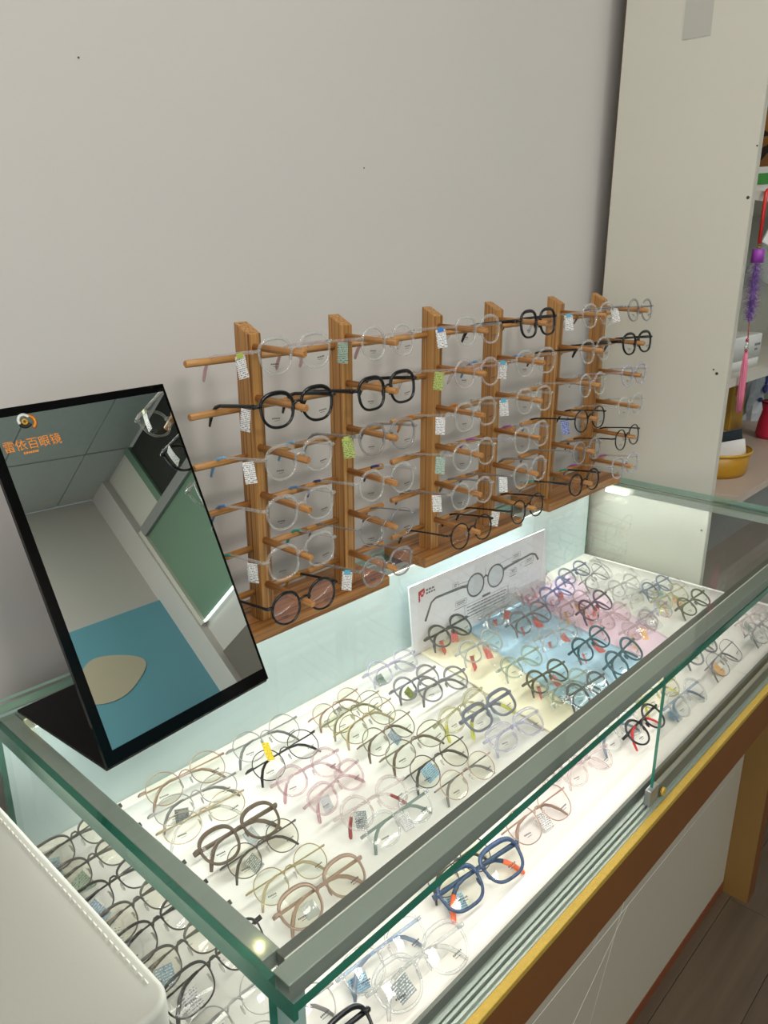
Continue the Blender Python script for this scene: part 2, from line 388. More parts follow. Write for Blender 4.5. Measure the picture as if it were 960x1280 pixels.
# ================================================================ show case
ZT = -0.55
case = thing('display_case', (1.05, 0.65, FLOOR), 'glass-topped counter showcase with gold ledge, filled with eyeglasses', 'display case')
def cb(name, x0, x1, y0, y1, z0, z1, m, parent=None, bevel=0.0, side=None):
    p = parent or case
    mb = MB(); mats = [m] if not isinstance(m, (list, tuple)) else list(m)
    mb.box(x0-1.05, x1-1.05, y0-0.65, y1-0.65, z0-FLOOR, z1-FLOOR, 0, side)
    return mb.obj(name, mats, p, bevel)
GL = [M_glass, M_glass_edge]
cb('top_glass', 0.285, 1.818, 0.3605, 0.952, ZT-0.011, ZT, [M_glass, M_glass_edge, M_edge_lit], side=('z', 1, {3: 2, 4: 2}))
cb('end_glass', 0.2905, 0.2985, 0.400, 0.944, -0.775, ZT-0.0115, GL, side=('x', 1))
cb('end_glass', 1.8015, 1.8095, 0.384, 0.944, -0.775, ZT-0.0115, GL, side=('x', 1))
cb('glass_edge_strip', 0.2855, 0.2900, 0.3615, 0.944, ZT-0.0205, ZT-0.0115, M_glass_edge)
cb('corner_post', 0.2990, 0.3160, 0.384, 0.404, -0.775, ZT-0.0305, mat('corner_glass', (150, 178, 168), 0.2))
cb('back_panel', 0.2985, 1.8015, 0.944, 0.950, -0.777, ZT-0.0115, M_back)
cb('back_upstand', 0.285, 1.818, 0.9525, 0.960, ZT-0.022, ZT+0.004, [M_glass, M_edge_lit], side=('y', 1))
zr = ZT-0.0116
cb('top_rail', 0.2990, 1.800, 0.383, 0.4045, zr-0.0185, zr, M_alu, bevel=0.001)
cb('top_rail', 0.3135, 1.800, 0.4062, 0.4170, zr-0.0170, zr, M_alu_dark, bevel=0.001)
cb('rail_seam_highlight', 0.3135, 1.800, 0.4046, 0.4061, zr-0.014, zr, M_highlight)  # white strip in the rail seam standing in for a highlight line
cb('top_rail', 0.2990, 0.3180, 0.4175, 0.943, zr-0.0165, zr, M_alu, bevel=0.001)
cb('top_rail', 1.7800, 1.8010, 0.4175, 0.943, zr-0.0165, zr, M_alu, bevel=0.001)
cb('top_rail', 0.3190, 1.7790, 0.9180, 0.943, zr-0.0165, zr, M_alu, bevel=0.001)
cb('led_strip', 0.335, 1.770, 0.408, 0.4150, zr-0.0215, zr-0.0172, M_led)
cb('led_strip', 0.335, 1.772, 0.924, 0.9370, zr-0.0210, zr-0.0168, M_led)
cb('led_strip', 1.762, 1.779, 0.825, 0.880, zr-0.0150, zr-0.0060, M_led)  # glowing block added for the bright spot where the strip lights the panel
for lx, ly in ((0.3085, 0.4330), (0.330, 0.9120)):
    MB().tube([(lx-1.05, ly-0.65, zr-FLOOR-0.001), (lx-1.05, ly-0.65, zr-FLOOR+0.0006)], 0.0022, k=10).obj('led_chip', M_led_warm, case)

cb('tray_board', 0.2990, 1.8010, 0.3945, 0.943, -0.779, -0.7715, M_tray)
# bottom sliding track
cb('door_track', 0.2990, 1.8010, 0.3595, 0.3940, -0.781, -0.7755, M_alu, bevel=0.0006)
for yy, hh in ((0.3870, 0.0165), (0.3775, 0.004), (0.3705, 0.006), (0.3635, 0.005)):
    cb('track_rib', 0.2990, 1.8010, yy, yy+0.0035 if hh < 0.01 else yy+0.0045, -0.7755, -0.7755+hh, M_alu_dark if hh > 0.01 else M_alu)
dg = cb('sliding_door', 0.968, 1.799, 0.3670, 0.3715, -0.766, zr-0.0005, GL, side=('y', 1))
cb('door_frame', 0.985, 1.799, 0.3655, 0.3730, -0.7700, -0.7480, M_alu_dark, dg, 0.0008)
cb('door_bracket', 0.957, 0.984, 0.3645, 0.3745, -0.7705, -0.744, mat('bracket_steel', (150, 152, 150), 0.3, metal=0.6), dg, 0.0015)
c_ = MB().tube([(0.995-1.05, 0.3595-0.65, -0.762-FLOOR), (0.995-1.05, 0.3645-0.65, -0.762-FLOOR)], 0.0065, k=16, ref=(0,0,1)).obj('lock_knob', M_gold, dg)
cb('gold_ledge', 0.262, 1.865, 0.3480, 0.3592, -0.783, -0.774, M_gold, bevel=0.001)
cb('front_band', 0.262, 1.865, 0.3485, 0.4725, -0.866, -0.7832, M_brown)
cb('base_deck', 0.262, 1.825, 0.4730, 0.950, -0.866, -0.7832, M_tray)
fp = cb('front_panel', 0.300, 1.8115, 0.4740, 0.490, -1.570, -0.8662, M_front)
cb('kick_board', 0.300, 1.8115, 0.4720, 0.490, FLOOR, -1.5702, M_redbrown)
cb('end_panel', 1.812, 1.865, 0.4100, 0.560, FLOOR, -0.8662, [M_tan, M_brown], side=('x', 1))
cb('end_panel', 0.262, 0.2995, 0.4100, 0.950, FLOOR, -0.8662, [M_tan, M_brown], side=('x', 1))
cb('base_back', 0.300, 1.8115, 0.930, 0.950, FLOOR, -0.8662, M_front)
# fine pale inlay lines of the front panel
def inlay(a, b):
    MB().tube([(a[0]-1.05, 0.4738-0.65, a[1]-FLOOR), (b[0]-1.05, 0.4738-0.65, b[1]-FLOOR)], 0.0012, 0.0006, k=4).obj('inlay_line', M_groove, case)
for a, b in (((0.32, -0.96), (1.30, -0.96)), ((0.72, -1.20), (1.79, -1.20)), ((1.30, -0.88), (1.02, -1.56)), ((0.50, -0.88), (0.86, -1.56)),
             ((1.36, -0.88), (1.06, -1.20)), ((1.45, -1.20), (1.72, -0.88)), ((0.9, -1.42), (1.20, -1.20))):
    inlay(a, b)

# liners of the tray: one sheet each
def sheet(name, pts, m, label, z, seedv, lift=0.0):
    """soft paper / cloth sheet: a fine grid over a quad, slightly rumpled, with thickness"""
    rnd = random.Random(seedv); nu, nv = 14, 14
    ph = [rnd.uniform(0, 6) for _ in range(4)]
    cx = sum(p[0] for p in pts)/4; cy = sum(p[1] for p in pts)/4
    vs = []
    for l in (0, 1):
        for i in range(nu+1):
            for j in range(nv+1):
                u, v = i/nu, j/nv
                x = (pts[0][0]*(1-u)+pts[1][0]*u)*(1-v) + (pts[3][0]*(1-u)+pts[2][0]*u)*v
                y = (pts[0][1]*(1-u)+pts[1][1]*u)*(1-v) + (pts[3][1]*(1-u)+pts[2][1]*u)*v
                h = lift*(0.5+0.5*math.sin(9*u+4*v+ph[0]))*(0.5+0.5*math.sin(13*v-5*u+ph[1]))
                vs.append((x-cx, y-cy, 0.0004*l + h))
    k = (nu+1)*(nv+1); g = lambda i, j: i*(nv+1)+j
    fs = []
    for i in range(nu):
        for j in range(nv):
            fs.append((k+g(i,j), k+g(i+1,j), k+g(i+1,j+1), k+g(i,j+1))); fs.append((g(i,j), g(i,j+1), g(i+1,j+1), g(i+1,j)))
    for i in range(nu):
        fs.append((g(i,0), g(i+1,0), k+g(i+1,0), k+g(i,0))); fs.append((g(i,nv), k+g(i,nv), k+g(i+1,nv), g(i+1,nv)))
    for j in range(nv):
        fs.append((g(0,j), k+g(0,j), k+g(0,j+1), g(0,j+1))); fs.append((g(nu,j), g(nu,j+1), k+g(nu,j+1), k+g(nu,j)))
    o = MB().add(vs, fs, 0, True).obj(name, m); o.location = (cx, cy, z)
    return tag(o, label, 'sheet', 'coloured sheets under the glasses')
ZB = -0.7713
sheet('paper_sheet', [(0.310, 0.425), (1.79, 0.425), (1.79, 0.90), (0.310, 0.925)], M_paper, 'large white paper liner covering the showcase floor under everything', ZB, 1)
sheet('cloth_sheet', [(1.015, 0.545), (1.100, 0.545), (1.230, 0.915), (1.085, 0.915)], mat('yellow_cloth', (250, 243, 210), 0.7), 'pale yellow cloth strip between the white liner and blue sheet', ZB+0.0018, 2, 0.004)
sheet('cloth_sheet', [(1.1005, 0.545), (1.355, 0.545), (1.435, 0.905), (1.2305, 0.905)], mat('blue_cloth', (194, 231, 250), 0.7), 'sky blue cloth strip between the yellow and pink sheets', ZB+0.0018, 3, 0.004)
sheet('cloth_sheet', [(1.3555, 0.545), (1.470, 0.545), (1.640, 0.905), (1.4355, 0.905)], mat('pink_cloth', (250, 224, 238), 0.7), 'pink cloth strip between the blue sheet and white corner', ZB+0.0018, 4, 0.004)

# ================================================================ information card in the case
CA, CB_ = Vector((1.065, 0.910)), Vector((1.500, 0.876))
cw = (CB_-CA).length; CH = 0.156; CS = 0.148/0.156
card = thing('information_card', (CA.x, CA.y, -0.7705), 'white acrylic card printed with a pair of glasses, leaning at the case back', 'sign')
card.rotation_euler = (R(-4), R(-1.8), math.atan2(CB_.y-CA.y, CB_.x-CA.x)); card.scale = (1, 1, CS)
MB().box(0, cw, 0, 0.004, 0, CH).obj('card_board', mat('card_white', (238, 238, 242), 0.3), card, 0.0008)
M_ink = mat('card_ink', (112, 112, 116), 0.5); M_lensp = mat('card_lens_print', (214, 218, 222), 0.4); M_red = mat('card_red', (176, 44, 52), 0.5)
def flat(name, polys, m, y=-0.0003, parent=None):
    b = MB()
    for p in polys:
        n = len(p)
        b.add([(q[0], y, q[1]) for q in p]+[(q[0], 0.0, q[1]) for q in p], [tuple(range(n)), tuple(reversed(range(n, 2*n)))]+[(i, (i+1) % n, (i+1) % n+n, i+n) for i in range(n)])
    return b.obj(name, m, parent or card)
def disc(cx, cz, r, n=28): return [(cx+r*math.cos(2*math.pi*i/n), cz+r*math.sin(2*math.pi*i/n)) for i in range(n)]
def bar(a, b, t):
    d = Vector((b[0]-a[0], b[1]-a[1])); n = Vector((-d.y, d.x)).normalized()*t/2
    return [(a[0]-n.x, a[1]-n.y), (b[0]-n.x, b[1]-n.y), (b[0]+n.x, b[1]+n.y), (a[0]+n.x, a[1]+n.y)]
gl_ = MB()
for cx in (0.192, 0.258):
    gl_.tube([(cx+0.026*math.cos(2*math.pi*i/32), -0.0006, 0.096+0.026*math.sin(2*math.pi*i/32)) for i in range(32)], 0.0021, 0.0008, k=6, closed=True)
gl_.tube([(0.216, -0.0006, 0.103), (0.225, -0.0006, 0.108), (0.234, -0.0006, 0.103)], 0.0024, 0.0008)
gl_.tube([(0.167, -0.0006, 0.102), (0.150, -0.0006, 0.105), (0.072, -0.0006, 0.108), (0.058, -0.0006, 0.102), (0.038, -0.0006, 0.066)], [0.004, 0.003, 0.0026, 0.0026, 0.003], 0.0008)
gl_.tube([(0.283, -0.0006, 0.102), (0.300, -0.0006, 0.105), (0.384, -0.0006, 0.110), (0.398, -0.0006, 0.104), (0.408, -0.0006, 0.088)], [0.004, 0.003, 0.0026, 0.0026, 0.003], 0.0008)
gl_.obj('printed_glasses', M_ink, card)
flat('printed_lens', [disc(0.192, 0.096, 0.024), disc(0.258, 0.096, 0.024)], M_lensp, -0.0002)
flat('logo', [[(0.024, 0.137), (0.041, 0.141), (0.042, 0.131), (0.036, 0.123), (0.031, 0.124), (0.028, 0.130), (0.0275, 0.115), (0.0235, 0.113)]], M_red)
flat('logo_emblem', [[(0.0315, 0.135), (0.035, 0.133), (0.0385, 0.1365), (0.037, 0.1315), (0.0385, 0.127), (0.0345, 0.1295), (0.031, 0.127), (0.0325, 0.131)]], mat('card_pink', (240, 190, 194), 0.5), -0.0005)
rows = [bar((0.045+0.0085*i, 0.134), (0.0515+0.0085*i, 0.134), 0.0042) for i in range(3)] + [bar((0.045+0.007*i, 0.127), (0.050+0.007*i, 0.127), 0.004) for i in range(4)]
flat('caption_text', rows, M_ink)
for bx, bz, bw in ((0.122, 0.121, 0.018), (0.318, 0.128, 0.026), (0.128, 0.076, 0.034), (0.308, 0.094, 0.020), (0.362, 0.103, 0.028)):
    o_ = [bar((bx, bz), (bx+bw, bz), 0.0006), bar((bx, bz-0.012), (bx+bw, bz-0.012), 0.0006), bar((bx, bz), (bx, bz-0.012), 0.0006), bar((bx+bw, bz), (bx+bw, bz-0.012), 0.0006)]
    o_ += [bar((bx+0.004, bz-0.004), (bx+bw-0.004, bz-0.004), 0.0022), bar((bx+0.004, bz-0.008), (bx+bw-0.006, bz-0.008), 0.0018), bar((bx-0.004, bz-0.017), (bx+bw*0.9, bz-0.017), 0.0014)]
    flat('caption_text', o_, M_ink)
flat('caption_text', [bar((0.140, 0.115), (0.178, 0.112), 0.0007), bar((0.270, 0.120), (0.316, 0.123), 0.0007), bar((0.225, 0.110), (0.226, 0.126), 0.0007), bar((0.345, 0.090), (0.345, 0.099), 0.0007), bar((0.345, 0.099), (0.361, 0.099), 0.0007)], M_ink)
o_ = [bar((0.155, 0.058), (0.298, 0.058), 0.0006), bar((0.155, 0.022), (0.298, 0.022), 0.0006), bar((0.155, 0.022), (0.155, 0.058), 0.0006), bar((0.298, 0.022), (0.298, 0.058), 0.0006), bar((0.212, 0.061), (0.238, 0.061), 0.005)]
for k in range(4):
    x = 0.162; rr = random.Random(k)
    while x < 0.285:
        l = rr.uniform(0.006, 0.016); o_.append(bar((x, 0.051-0.0075*k), (min(x+l, 0.291), 0.051-0.0075*k), 0.0024)); x += l+0.0022
flat('caption_text', o_, M_ink)

# ================================================================ counter mirror
MBp, MCp = Vector((0.3246, 0.7243)), Vector((0.5749, 0.7456))
ma = math.atan2(MCp.y-MBp.y, MCp.x-MBp.x); MW, MH, TILT = 0.2447, 0.415, R(24.5)
mir = thing('countertop_mirror', (0.3311, 0.7243, ZT+0.0005), 'black folding counter mirror with orange shop lettering, reflecting the ceiling', 'mirror', rz=ma)
MB().box(0, MW, 0.004, 0.196, 0, 0.004).obj('base_plate', M_black, mir, 0.0008)
fr_ = MB().box(0, MW, -0.002, 0.0045, 0, MH).obj('mirror_frame', M_black, mir, 0.0008)
fr_.rotation_euler = (-TILT, 0, 0); fr_.location = (0, 0.002, 0.0045)
gm = MB().box(0.0115, MW-0.0045, -0.0026, -0.0021, 0.0165, MH-0.0105).obj('mirror_glass', mat('mirror_silver', (232, 240, 236), 0.0, metal=1.0), fr_)
lg = MB()
def arc(b, cx, cz, r, a0, a1, wd, y=-0.0031, n=20):
    b.tube([(cx+r*math.cos(R(a0+(a1-a0)*i/n)), y, cz+r*math.sin(R(a0+(a1-a0)*i/n))) for i in range(n+1)], wd, 0.0003, k=4)
arc(lg, 0.0478, 0.3970, 0.0068, 20, 200, 0.0020)
wl = MB(); arc(wl, 0.0478, 0.3970, 0.0068, 30, 205, 0.0020); wl.obj('logo_ring', mat('logo_white', (226, 228, 220), 0.4), fr_)
dk = MB(); arc(dk, 0.0478, 0.3970, 0.0068, 205, 325, 0.0020); dk.obj('logo_ring', mat('logo_dark', (26, 32, 26), 0.4), fr_)
og = MB(); arc(og, 0.0526, 0.3948, 0.0072, -70, 105, 0.0020, -0.0029); og.obj('logo_ring', M_orange, fr_)
wi = MB(); wi.ball((0.0528, 0.3950, -0.0), 0.0025, 0.0005, 0.0025)
og2 = MB(); arc(og2, 0.0478, 0.3958, 0.0026, 0, 360, 0.0014, -0.0031); og2.obj('logo_ring', mat('logo_gold', (200, 150, 50), 0.4), fr_)
text_mesh('shop_lettering', '\u96f7\u4f9d\u767e\u773c\u955c', 0.0138, M_orange, fr_, (0.0135, -0.0028, 0.3655), (R(90), 0, 0))
sb = MB()
for i in range(7): sb.box(0.034+0.0026*i, 0.0358+0.0026*i, -0.0030, -0.0027, 0.3598, 0.3622)
sb.obj('small_lettering', M_orange, fr_)

# ================================================================ white padded counter end (beside the end glass)
pad = thing('padded_counter', (0.0, 0.0, FLOOR), 'off-white padded counter end with stitched rounded edge beside the end glass', 'counter')
def rrect(x0, x1, y0, y1, r, n=8):
    out = []
    for cx, cy, a in ((x1-r, y0+r, -90), (x1-r, y1-r, 0), (x0+r, y1-r, 90), (x0+r, y0+r, 180)):
        for i in range(n+1):
            q = R(a+90*i/n); out.append((cx+r*math.cos(q), cy+r*math.sin(q)))
    return out
def slab(b, x0, x1, y0, y1, r, z0, z1, ed=0.006, mi=0):
    rings = [(0, z0), (0, z1-ed)] + [(ed*(1-math.cos(R(a))), z1-ed+ed*math.sin(R(a))) for a in (30, 60, 90)]
    vs = []; n = None
    for ins, z in rings:
        p = rrect(x0+ins, x1-ins, y0+ins, y1-ins, max(0.002, r-ins)); n = len(p); vs += [(q[0], q[1], z) for q in p]
    fs = [tuple(reversed(range(n)))] + [((k*n+i), k*n+(i+1) % n, (k+1)*n+(i+1) % n, (k+1)*n+i) for k in range(len(rings)-1) for i in range(n)] + [tuple(range((len(rings)-1)*n, len(rings)*n))]
    b.add(vs, fs, mi, True)
pb = MB(); slab(pb, -0.62, 0.2485, 0.470, 0.985, 0.026, 0.86, 1.0065)
pb.obj('padded_top', M_white_pad, pad)
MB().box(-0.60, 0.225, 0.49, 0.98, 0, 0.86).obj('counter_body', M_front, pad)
for k in range(46):
    y = 0.500+0.010*k
    MB().tube([(0.2385, y, 1.0068), (0.2385, y+0.006, 1.0068)], 0.0007, k=5, ref=(0,0,1)).obj('stitch', M_stitch, pad)

# ================================================================ white shelf unit at the end of the counter
PX, PY0, PY1 = 1.830, 0.645, 0.968
unit = thing('shelf_unit', (2.6, 0.80, FLOOR), 'tall white laminate shelf unit standing behind the end of the showcase', 'shelf')
def ub(name, x0, x1, y0, y1, z0, z1, m, parent=None, bevel=0.0):
    return MB().box(x0-2.6, x1-2.6, y0-0.80, y1-0.80, z0-FLOOR, z1-FLOOR).obj(name, m, parent or unit, bevel)
sp = ub('side_panel', PX, PX+0.018, PY0, PY1, FLOOR, 1.95, M_panel)
ub('edge_band', PX, PX+0.018, PY0-0.0015, PY0, FLOOR, 1.95, M_panel_edge, sp)
ub('raw_edge', PX, PX+0.018, PY1, PY1+0.0015, FLOOR, 1.95, M_brown, sp)
ub('side_panel', 3.312, 3.330, PY0, PY1, FLOOR, 1.95, M_panel)
ub('unit_back', PX+0.018, 3.312, PY1-0.008, PY1, FLOOR, 1.95, mat('unit_back', (176, 176, 164), 0.6))
M_shelf = mat('shelf_board', (196, 192, 180), 0.5)
for z0 in (0.098, -0.302, 0.52, 0.95):
    ub('shelf_board', PX+0.018, 3.312, PY0, PY1-0.008, z0, z0+0.020, M_shelf)
ub('worktop', PX+0.018, 3.312, 0.590, PY1-0.008, -0.570, -0.550, mat('worktop_grey', (186, 170, 156), 0.45))
ub('lower_board', PX+0.018, 3.312, PY0, PY1-0.008, -0.98, -0.96, mat('lower_board', (168, 156, 146), 0.6))
ub('lower_back', PX+0.018, 3.312, 0.88, 0.885, -0.96, -0.57, mat('lower_back', (160, 162, 160), 0.6))
for y, z, r in ((0.652, 0.1022, 0.0035), (0.6687, -0.2689, 0.0035), (0.677, -0.2607, 0.002), (0.6559, -0.644, 0.003), (0.6475, 0.2017, 0.0018)):
    MB().tube([(PX-0.0006-2.6, y-0.80, z-FLOOR), (PX+0.003-2.6, y-0.80, z-FLOOR)], r, k=10, ref=(0,0,1)).obj('screw_hole', M_dark, sp)
ub('tape_patch', PX-0.0012, PX, 0.772, 0.832, 0.421, 0.545, mat('tape_grey', (190, 189, 180), 0.35), sp)

# ---------------- what stands and hangs on the shelf unit
hk = thing('hanging_bottle_brush', (1.876, 0.632, 0.118), 'purple bottle brush with pink tassel hanging from a red hook by the panel', 'ornament')
M_redp = mat('red_plastic', (196, 40, 36), 0.35); M_pur = mat('purple_plastic', (150, 62, 170), 0.4)
MB().tube([(0.055, 0.018, 0.0), (0.006, 0.0, 0.0), (0.0, 0.0, -0.005), (0.002, 0, -0.108)], 0.0042, k=8).obj('hook', M_redp, hk)
MB().tube([(0.002+0.003*math.cos(i*1.2), 0.003*math.sin(i*1.2), -0.105-0.0012*i) for i in range(20)], 0.0012, k=5, ref=(0,0,1)).obj('gold_coil', M_gold, hk)
MB().tube([(0.003, 0, -0.118), (0.003, 0, -0.119), (0.004, 0, -0.147)], [0.009, 0.0125, 0.0135], k=16, ref=(0,1,0)).obj('cap', M_pur, hk)
bl = MB(); rr = random.Random(3)
bl.tube([(0.004, 0, -0.147), (0.008, 0, -0.275)], 0.002, k=6)
for i in range(1300):
    t = rr.random(); q = rr.uniform(0, 6.283); z = -0.152-0.118*t; L = 0.0235*(0.75+0.35*rr.random())*(1 if t < 0.85 else 0.7)
    cx = 0.004+0.004*t; d = Vector((math.cos(q), math.sin(q), rr.uniform(-0.5, 0.5))).normalized(); s_ = Vector((-d.y, d.x, 0)).normalized()*0.0013
    p0 = Vector((cx, 0, z)) + d*0.004; bl.add([p0-s_, p0+s_, p0+d*(L-0.004)+s_*0.5, p0+d*(L-0.004)-s_*0.5], [(0, 1, 2, 3)])
bl.tube([(0.004, 0, -0.150), (0.006, 0, -0.21), (0.008, 0, -0.272)], [0.004, 0.006, 0.004], k=10)
fl_ = bl.obj('bristles', clear('purple_bristle', (0.80, 0.68, 0.92), (200, 165, 226), 0.5), hk); fl_['kind'] = 'stuff'
MB().tube([(0.008, 0, -0.275), (0.012, -0.001, -0.312)], 0.0012, k=5).ball((0.012, 0, -0.314), 0.004, 0.004, 0.004).ball((0.014, 0, -0.338), 0.004, 0.004, 0.004).obj('cord_and_beads', mat('red_bead', (190, 70, 84), 0.4), hk)
MB().tube([(0.0125, 0, -0.318), (0.0135, 0, -0.334)], 0.0045, k=10).obj('clear_bead', F('clear'), hk)
ts = MB()
for i in range(26):
    q = i*2.399; r_ = 0.0062*math.sqrt((i+0.5)/26)
    ts.tube([(0.014+0.5*r_*math.cos(q), 0.5*r_*math.sin(q), -0.342), (0.016+r_*math.cos(q), r_*math.sin(q), -0.37), (0.021+1.15*r_*math.cos(q+0.5), 1.15*r_*math.sin(q+0.5), -0.44), (0.024+0.9*r_*math.cos(q+0.9), 0.9*r_*math.sin(q+0.9), -0.478-0.004*rr.random())], 0.0014, k=5)
ts.obj('tassel', mat('pink_thread', (228, 128, 158), 0.7), hk)

bg = thing('plastic_bag', (2.02, 0.632, 0.06), 'clear plastic bag with white header hanging beside the purple brush', 'bag')
MB().tube([(0, 0.0135, 0.050), (0.002, 0, 0.012)], 0.001, k=5).obj('string', M_grey, bg)
g_ = MB().box(-0.026, 0.034, -0.004, 0.004, -0.062, -0.012).obj('header', mat('header_white', (226, 226, 222), 0.5), bg, 0.002); g_.rotation_euler = (0, R(24), R(-40))
g_ = MB().box(-0.024, 0.05, -0.008, 0.008, -0.135, -0.062).obj('bag_body', clear('bag_film', (0.86, 0.88, 0.84), (190, 194, 186), 0.3), bg, 0.004); g_.rotation_euler = (0, R(24), R(-40))

bx_ = thing('white_box', (2.03, 0.735, -0.282), 'small rounded white box with a dark seam on the middle shelf', 'box')
b = MB(); slab(b, -0.10, 0.10, -0.06, 0.06, 0.012, 0.026, 0.082, 0.004); b.obj('box_lid', mat('box_white', (226, 226, 222), 0.4), bx_)
b = MB(); slab(b, -0.0985, 0.0985, -0.0585, 0.0585, 0.012, 0, 0.0245, 0.001); b.obj('box_base', MATS['box_white'], bx_)
b = MB()
for i in range(4): b.box(0.045+0.010*i, 0.052+0.010*i, -0.0606, -0.0600, 0.054, 0.060)
for i in range(2): b.box(0.047+0.010*i, 0.055+0.010*i, -0.0606, -0.0600, 0.043, 0.048)
b.obj('box_print', M_ink, bx_)

bk = thing('yellow_basket', (2.035, 0.735, -0.550), 'mustard yellow tub holding cards on the worktop behind the panel', 'basket')
def lathe(b, prof, n=32, sx=1.0, sy=1.0, mi=0):
    vs = [(p[0]*math.cos(2*math.pi*j/n)*sx, p[0]*math.sin(2*math.pi*j/n)*sy, p[1]) for p in prof for j in range(n)]
    fs = [(i*n+j, i*n+(j+1) % n, (i+1)*n+(j+1) % n, (i+1)*n+j) for i in range(len(prof)-1) for j in range(n)]
    return b.add(vs, fs, mi, True)
lathe(MB(), [(0.001, 0.0), (0.088, 0.0), (0.093, 0.01), (0.099, 0.062), (0.096, 0.062), (0.090, 0.012), (0.001, 0.006)]).obj('tub', mat('mustard_plastic', (176, 128, 26), 0.4), bk)
lathe(MB(), [(0.099, 0.057), (0.1015, 0.058), (0.1015, 0.063), (0.099, 0.064)]).obj('tub_rim', mat('mustard_rim', (196, 150, 40), 0.4), bk)
for i, (c, lab) in enumerate((((232, 230, 226), 'white card at the front of the yellow tub'), ((30, 34, 38), 'black card behind the white one in the yellow tub'), ((70, 150, 140), 'teal card tucked between cards in the yellow tub'), ((210, 212, 210), 'pale grey card at the back of the yellow tub'))):
    hh = (0.070, 0.092, 0.086, 0.080)[i]
    o = MB().box(-0.050, 0.050, -0.0012, 0.0012, 0, hh).obj('paper_card', mat('card_%d' % i, c, 0.4))
    o.location = (2.062+0.010*i, 0.694+0.010*i, -0.5425); o.rotation_euler = (R(-6), R(-10), R(-47)); tag(o, lab, 'card', 'cards standing in the yellow tub')
pk = thing('yellow_packet', (2.61, 0.890, -0.550), 'yellow packet standing behind the tub of cards', 'packet')
MB().box(-0.06, 0.05, -0.02, 0.02, 0, 0.15).obj('packet_body', mat('packet_yellow', (184, 142, 48), 0.5), pk, 0.004)
MB().box(-0.05, 0.04, -0.022, -0.0205, 0.11, 0.14).obj('packet_label', mat('packet_orange', (166, 96, 40), 0.5), pk)
bf = thing('blue_white_bag', (2.80, 0.890, -0.550), 'crumpled white bag with blue print behind the tub', 'bag')
b = MB(); rr = random.Random(5)
vs = []; 
for i in range(7):
    for j in range(12):
        q = 2*math.pi*j/12; r_ = (0.055-0.018*(i/6)**2)*(1+0.18*rr.uniform(-1, 1)); vs.append((r_*math.cos(q), 0.6*r_*math.sin(q), 0.026*i))
b.add(vs, [(i*12+j, i*12+(j+1) % 12, (i+1)*12+(j+1) % 12, (i+1)*12+j) for i in range(6) for j in range(12)] + [tuple(reversed(range(12))), tuple(range(72, 84))], 0, False)
b.obj('bag_body', mat('bag_white', (198, 202, 208), 0.4), bf)
MB().ball((0.0, -0.034, 0.105), 0.02, 0.006, 0.016).ball((0.024, -0.026, 0.13), 0.012, 0.006, 0.014).ball((-0.02, -0.03, 0.07), 0.012, 0.006, 0.008).obj('blue_print', mat('bag_blue', (58, 66, 150), 0.5), bf)
rc = thing('red_cup', (2.535, 0.745, -0.550), 'crimson cup with silver rim at the edge of the worktop', 'cup')
lathe(MB(), [(0.001, 0.0), (0.034, 0.0), (0.040, 0.012), (0.036, 0.05), (0.028, 0.085), (0.034, 0.11), (0.030, 0.108), (0.022, 0.085), (0.001, 0.02)], 24).obj('cup_body', mat('crimson', (196, 34, 66), 0.3), rc)
lathe(MB(), [(0.034, 0.107), (0.036, 0.110), (0.034, 0.113), (0.030, 0.110)], 24).obj('cup_rim', mat('cup_dark', (70, 40, 46), 0.3), rc)
gb = thing('green_label_box', (2.16, 0.735, 0.118), 'white carton with a green label on the upper shelf', 'box')
MB().box(-0.11, 0.11, -0.055, 0.055, 0, 0.062).obj('carton', MATS['box_white'], gb, 0.002)
MB().box(-0.1112, 0.02, -0.0562, 0.03, 0.024, 0.048).obj('green_label', mat('label_green', (74, 148, 70), 0.5), gb)
b = MB()
for i in range(5): b.box(-0.094+0.011*i, -0.086+0.011*i, -0.0562, -0.0552, 0.008, 0.014)
for i in range(3): b.box(-0.09+0.010*i, -0.083+0.010*i, -0.0562, -0.0552, 0.054, 0.058)
b.obj('carton_print', M_ink, gb)
tb = thing('patterned_tin', (2.17, 0.735, 0.1805), 'brown patterned tin stacked on the green-labelled carton', 'tin')
b = MB(); slab(b, -0.10, 0.10, -0.05, 0.05, 0.015, 0, 0.145, 0.004); b.obj('tin_body', printed('tin_pattern', (150, 100, 46), (40, 30, 24), 40, 40, 0.47), tb)
b = MB(); slab(b, -0.102, 0.102, -0.052, 0.052, 0.016, 0.1455, 0.165, 0.003); b.obj('tin_lid', mat('tin_lid', (122, 40, 30), 0.4), tb)

# ================================================================ eyeglasses
SHAPES = {  # half width, half height, exponent, narrowing to the chin, drop
    'round': (0.0250, 0.0233, 2.08, 0.00), 'panto': (0.0264, 0.0230, 2.4, 0.10), 'oval': (0.0266, 0.0196, 2.1, 0.03),
    'square': (0.0272, 0.0212, 3.0, 0.08), 'brow': (0.0272, 0.0188, 2.7, 0.12), 'geo': (0.0262, 0.0236, 2.7, 0.05), 'way': (0.0282, 0.0208, 3.0, 0.12)}
HALF = 0.034
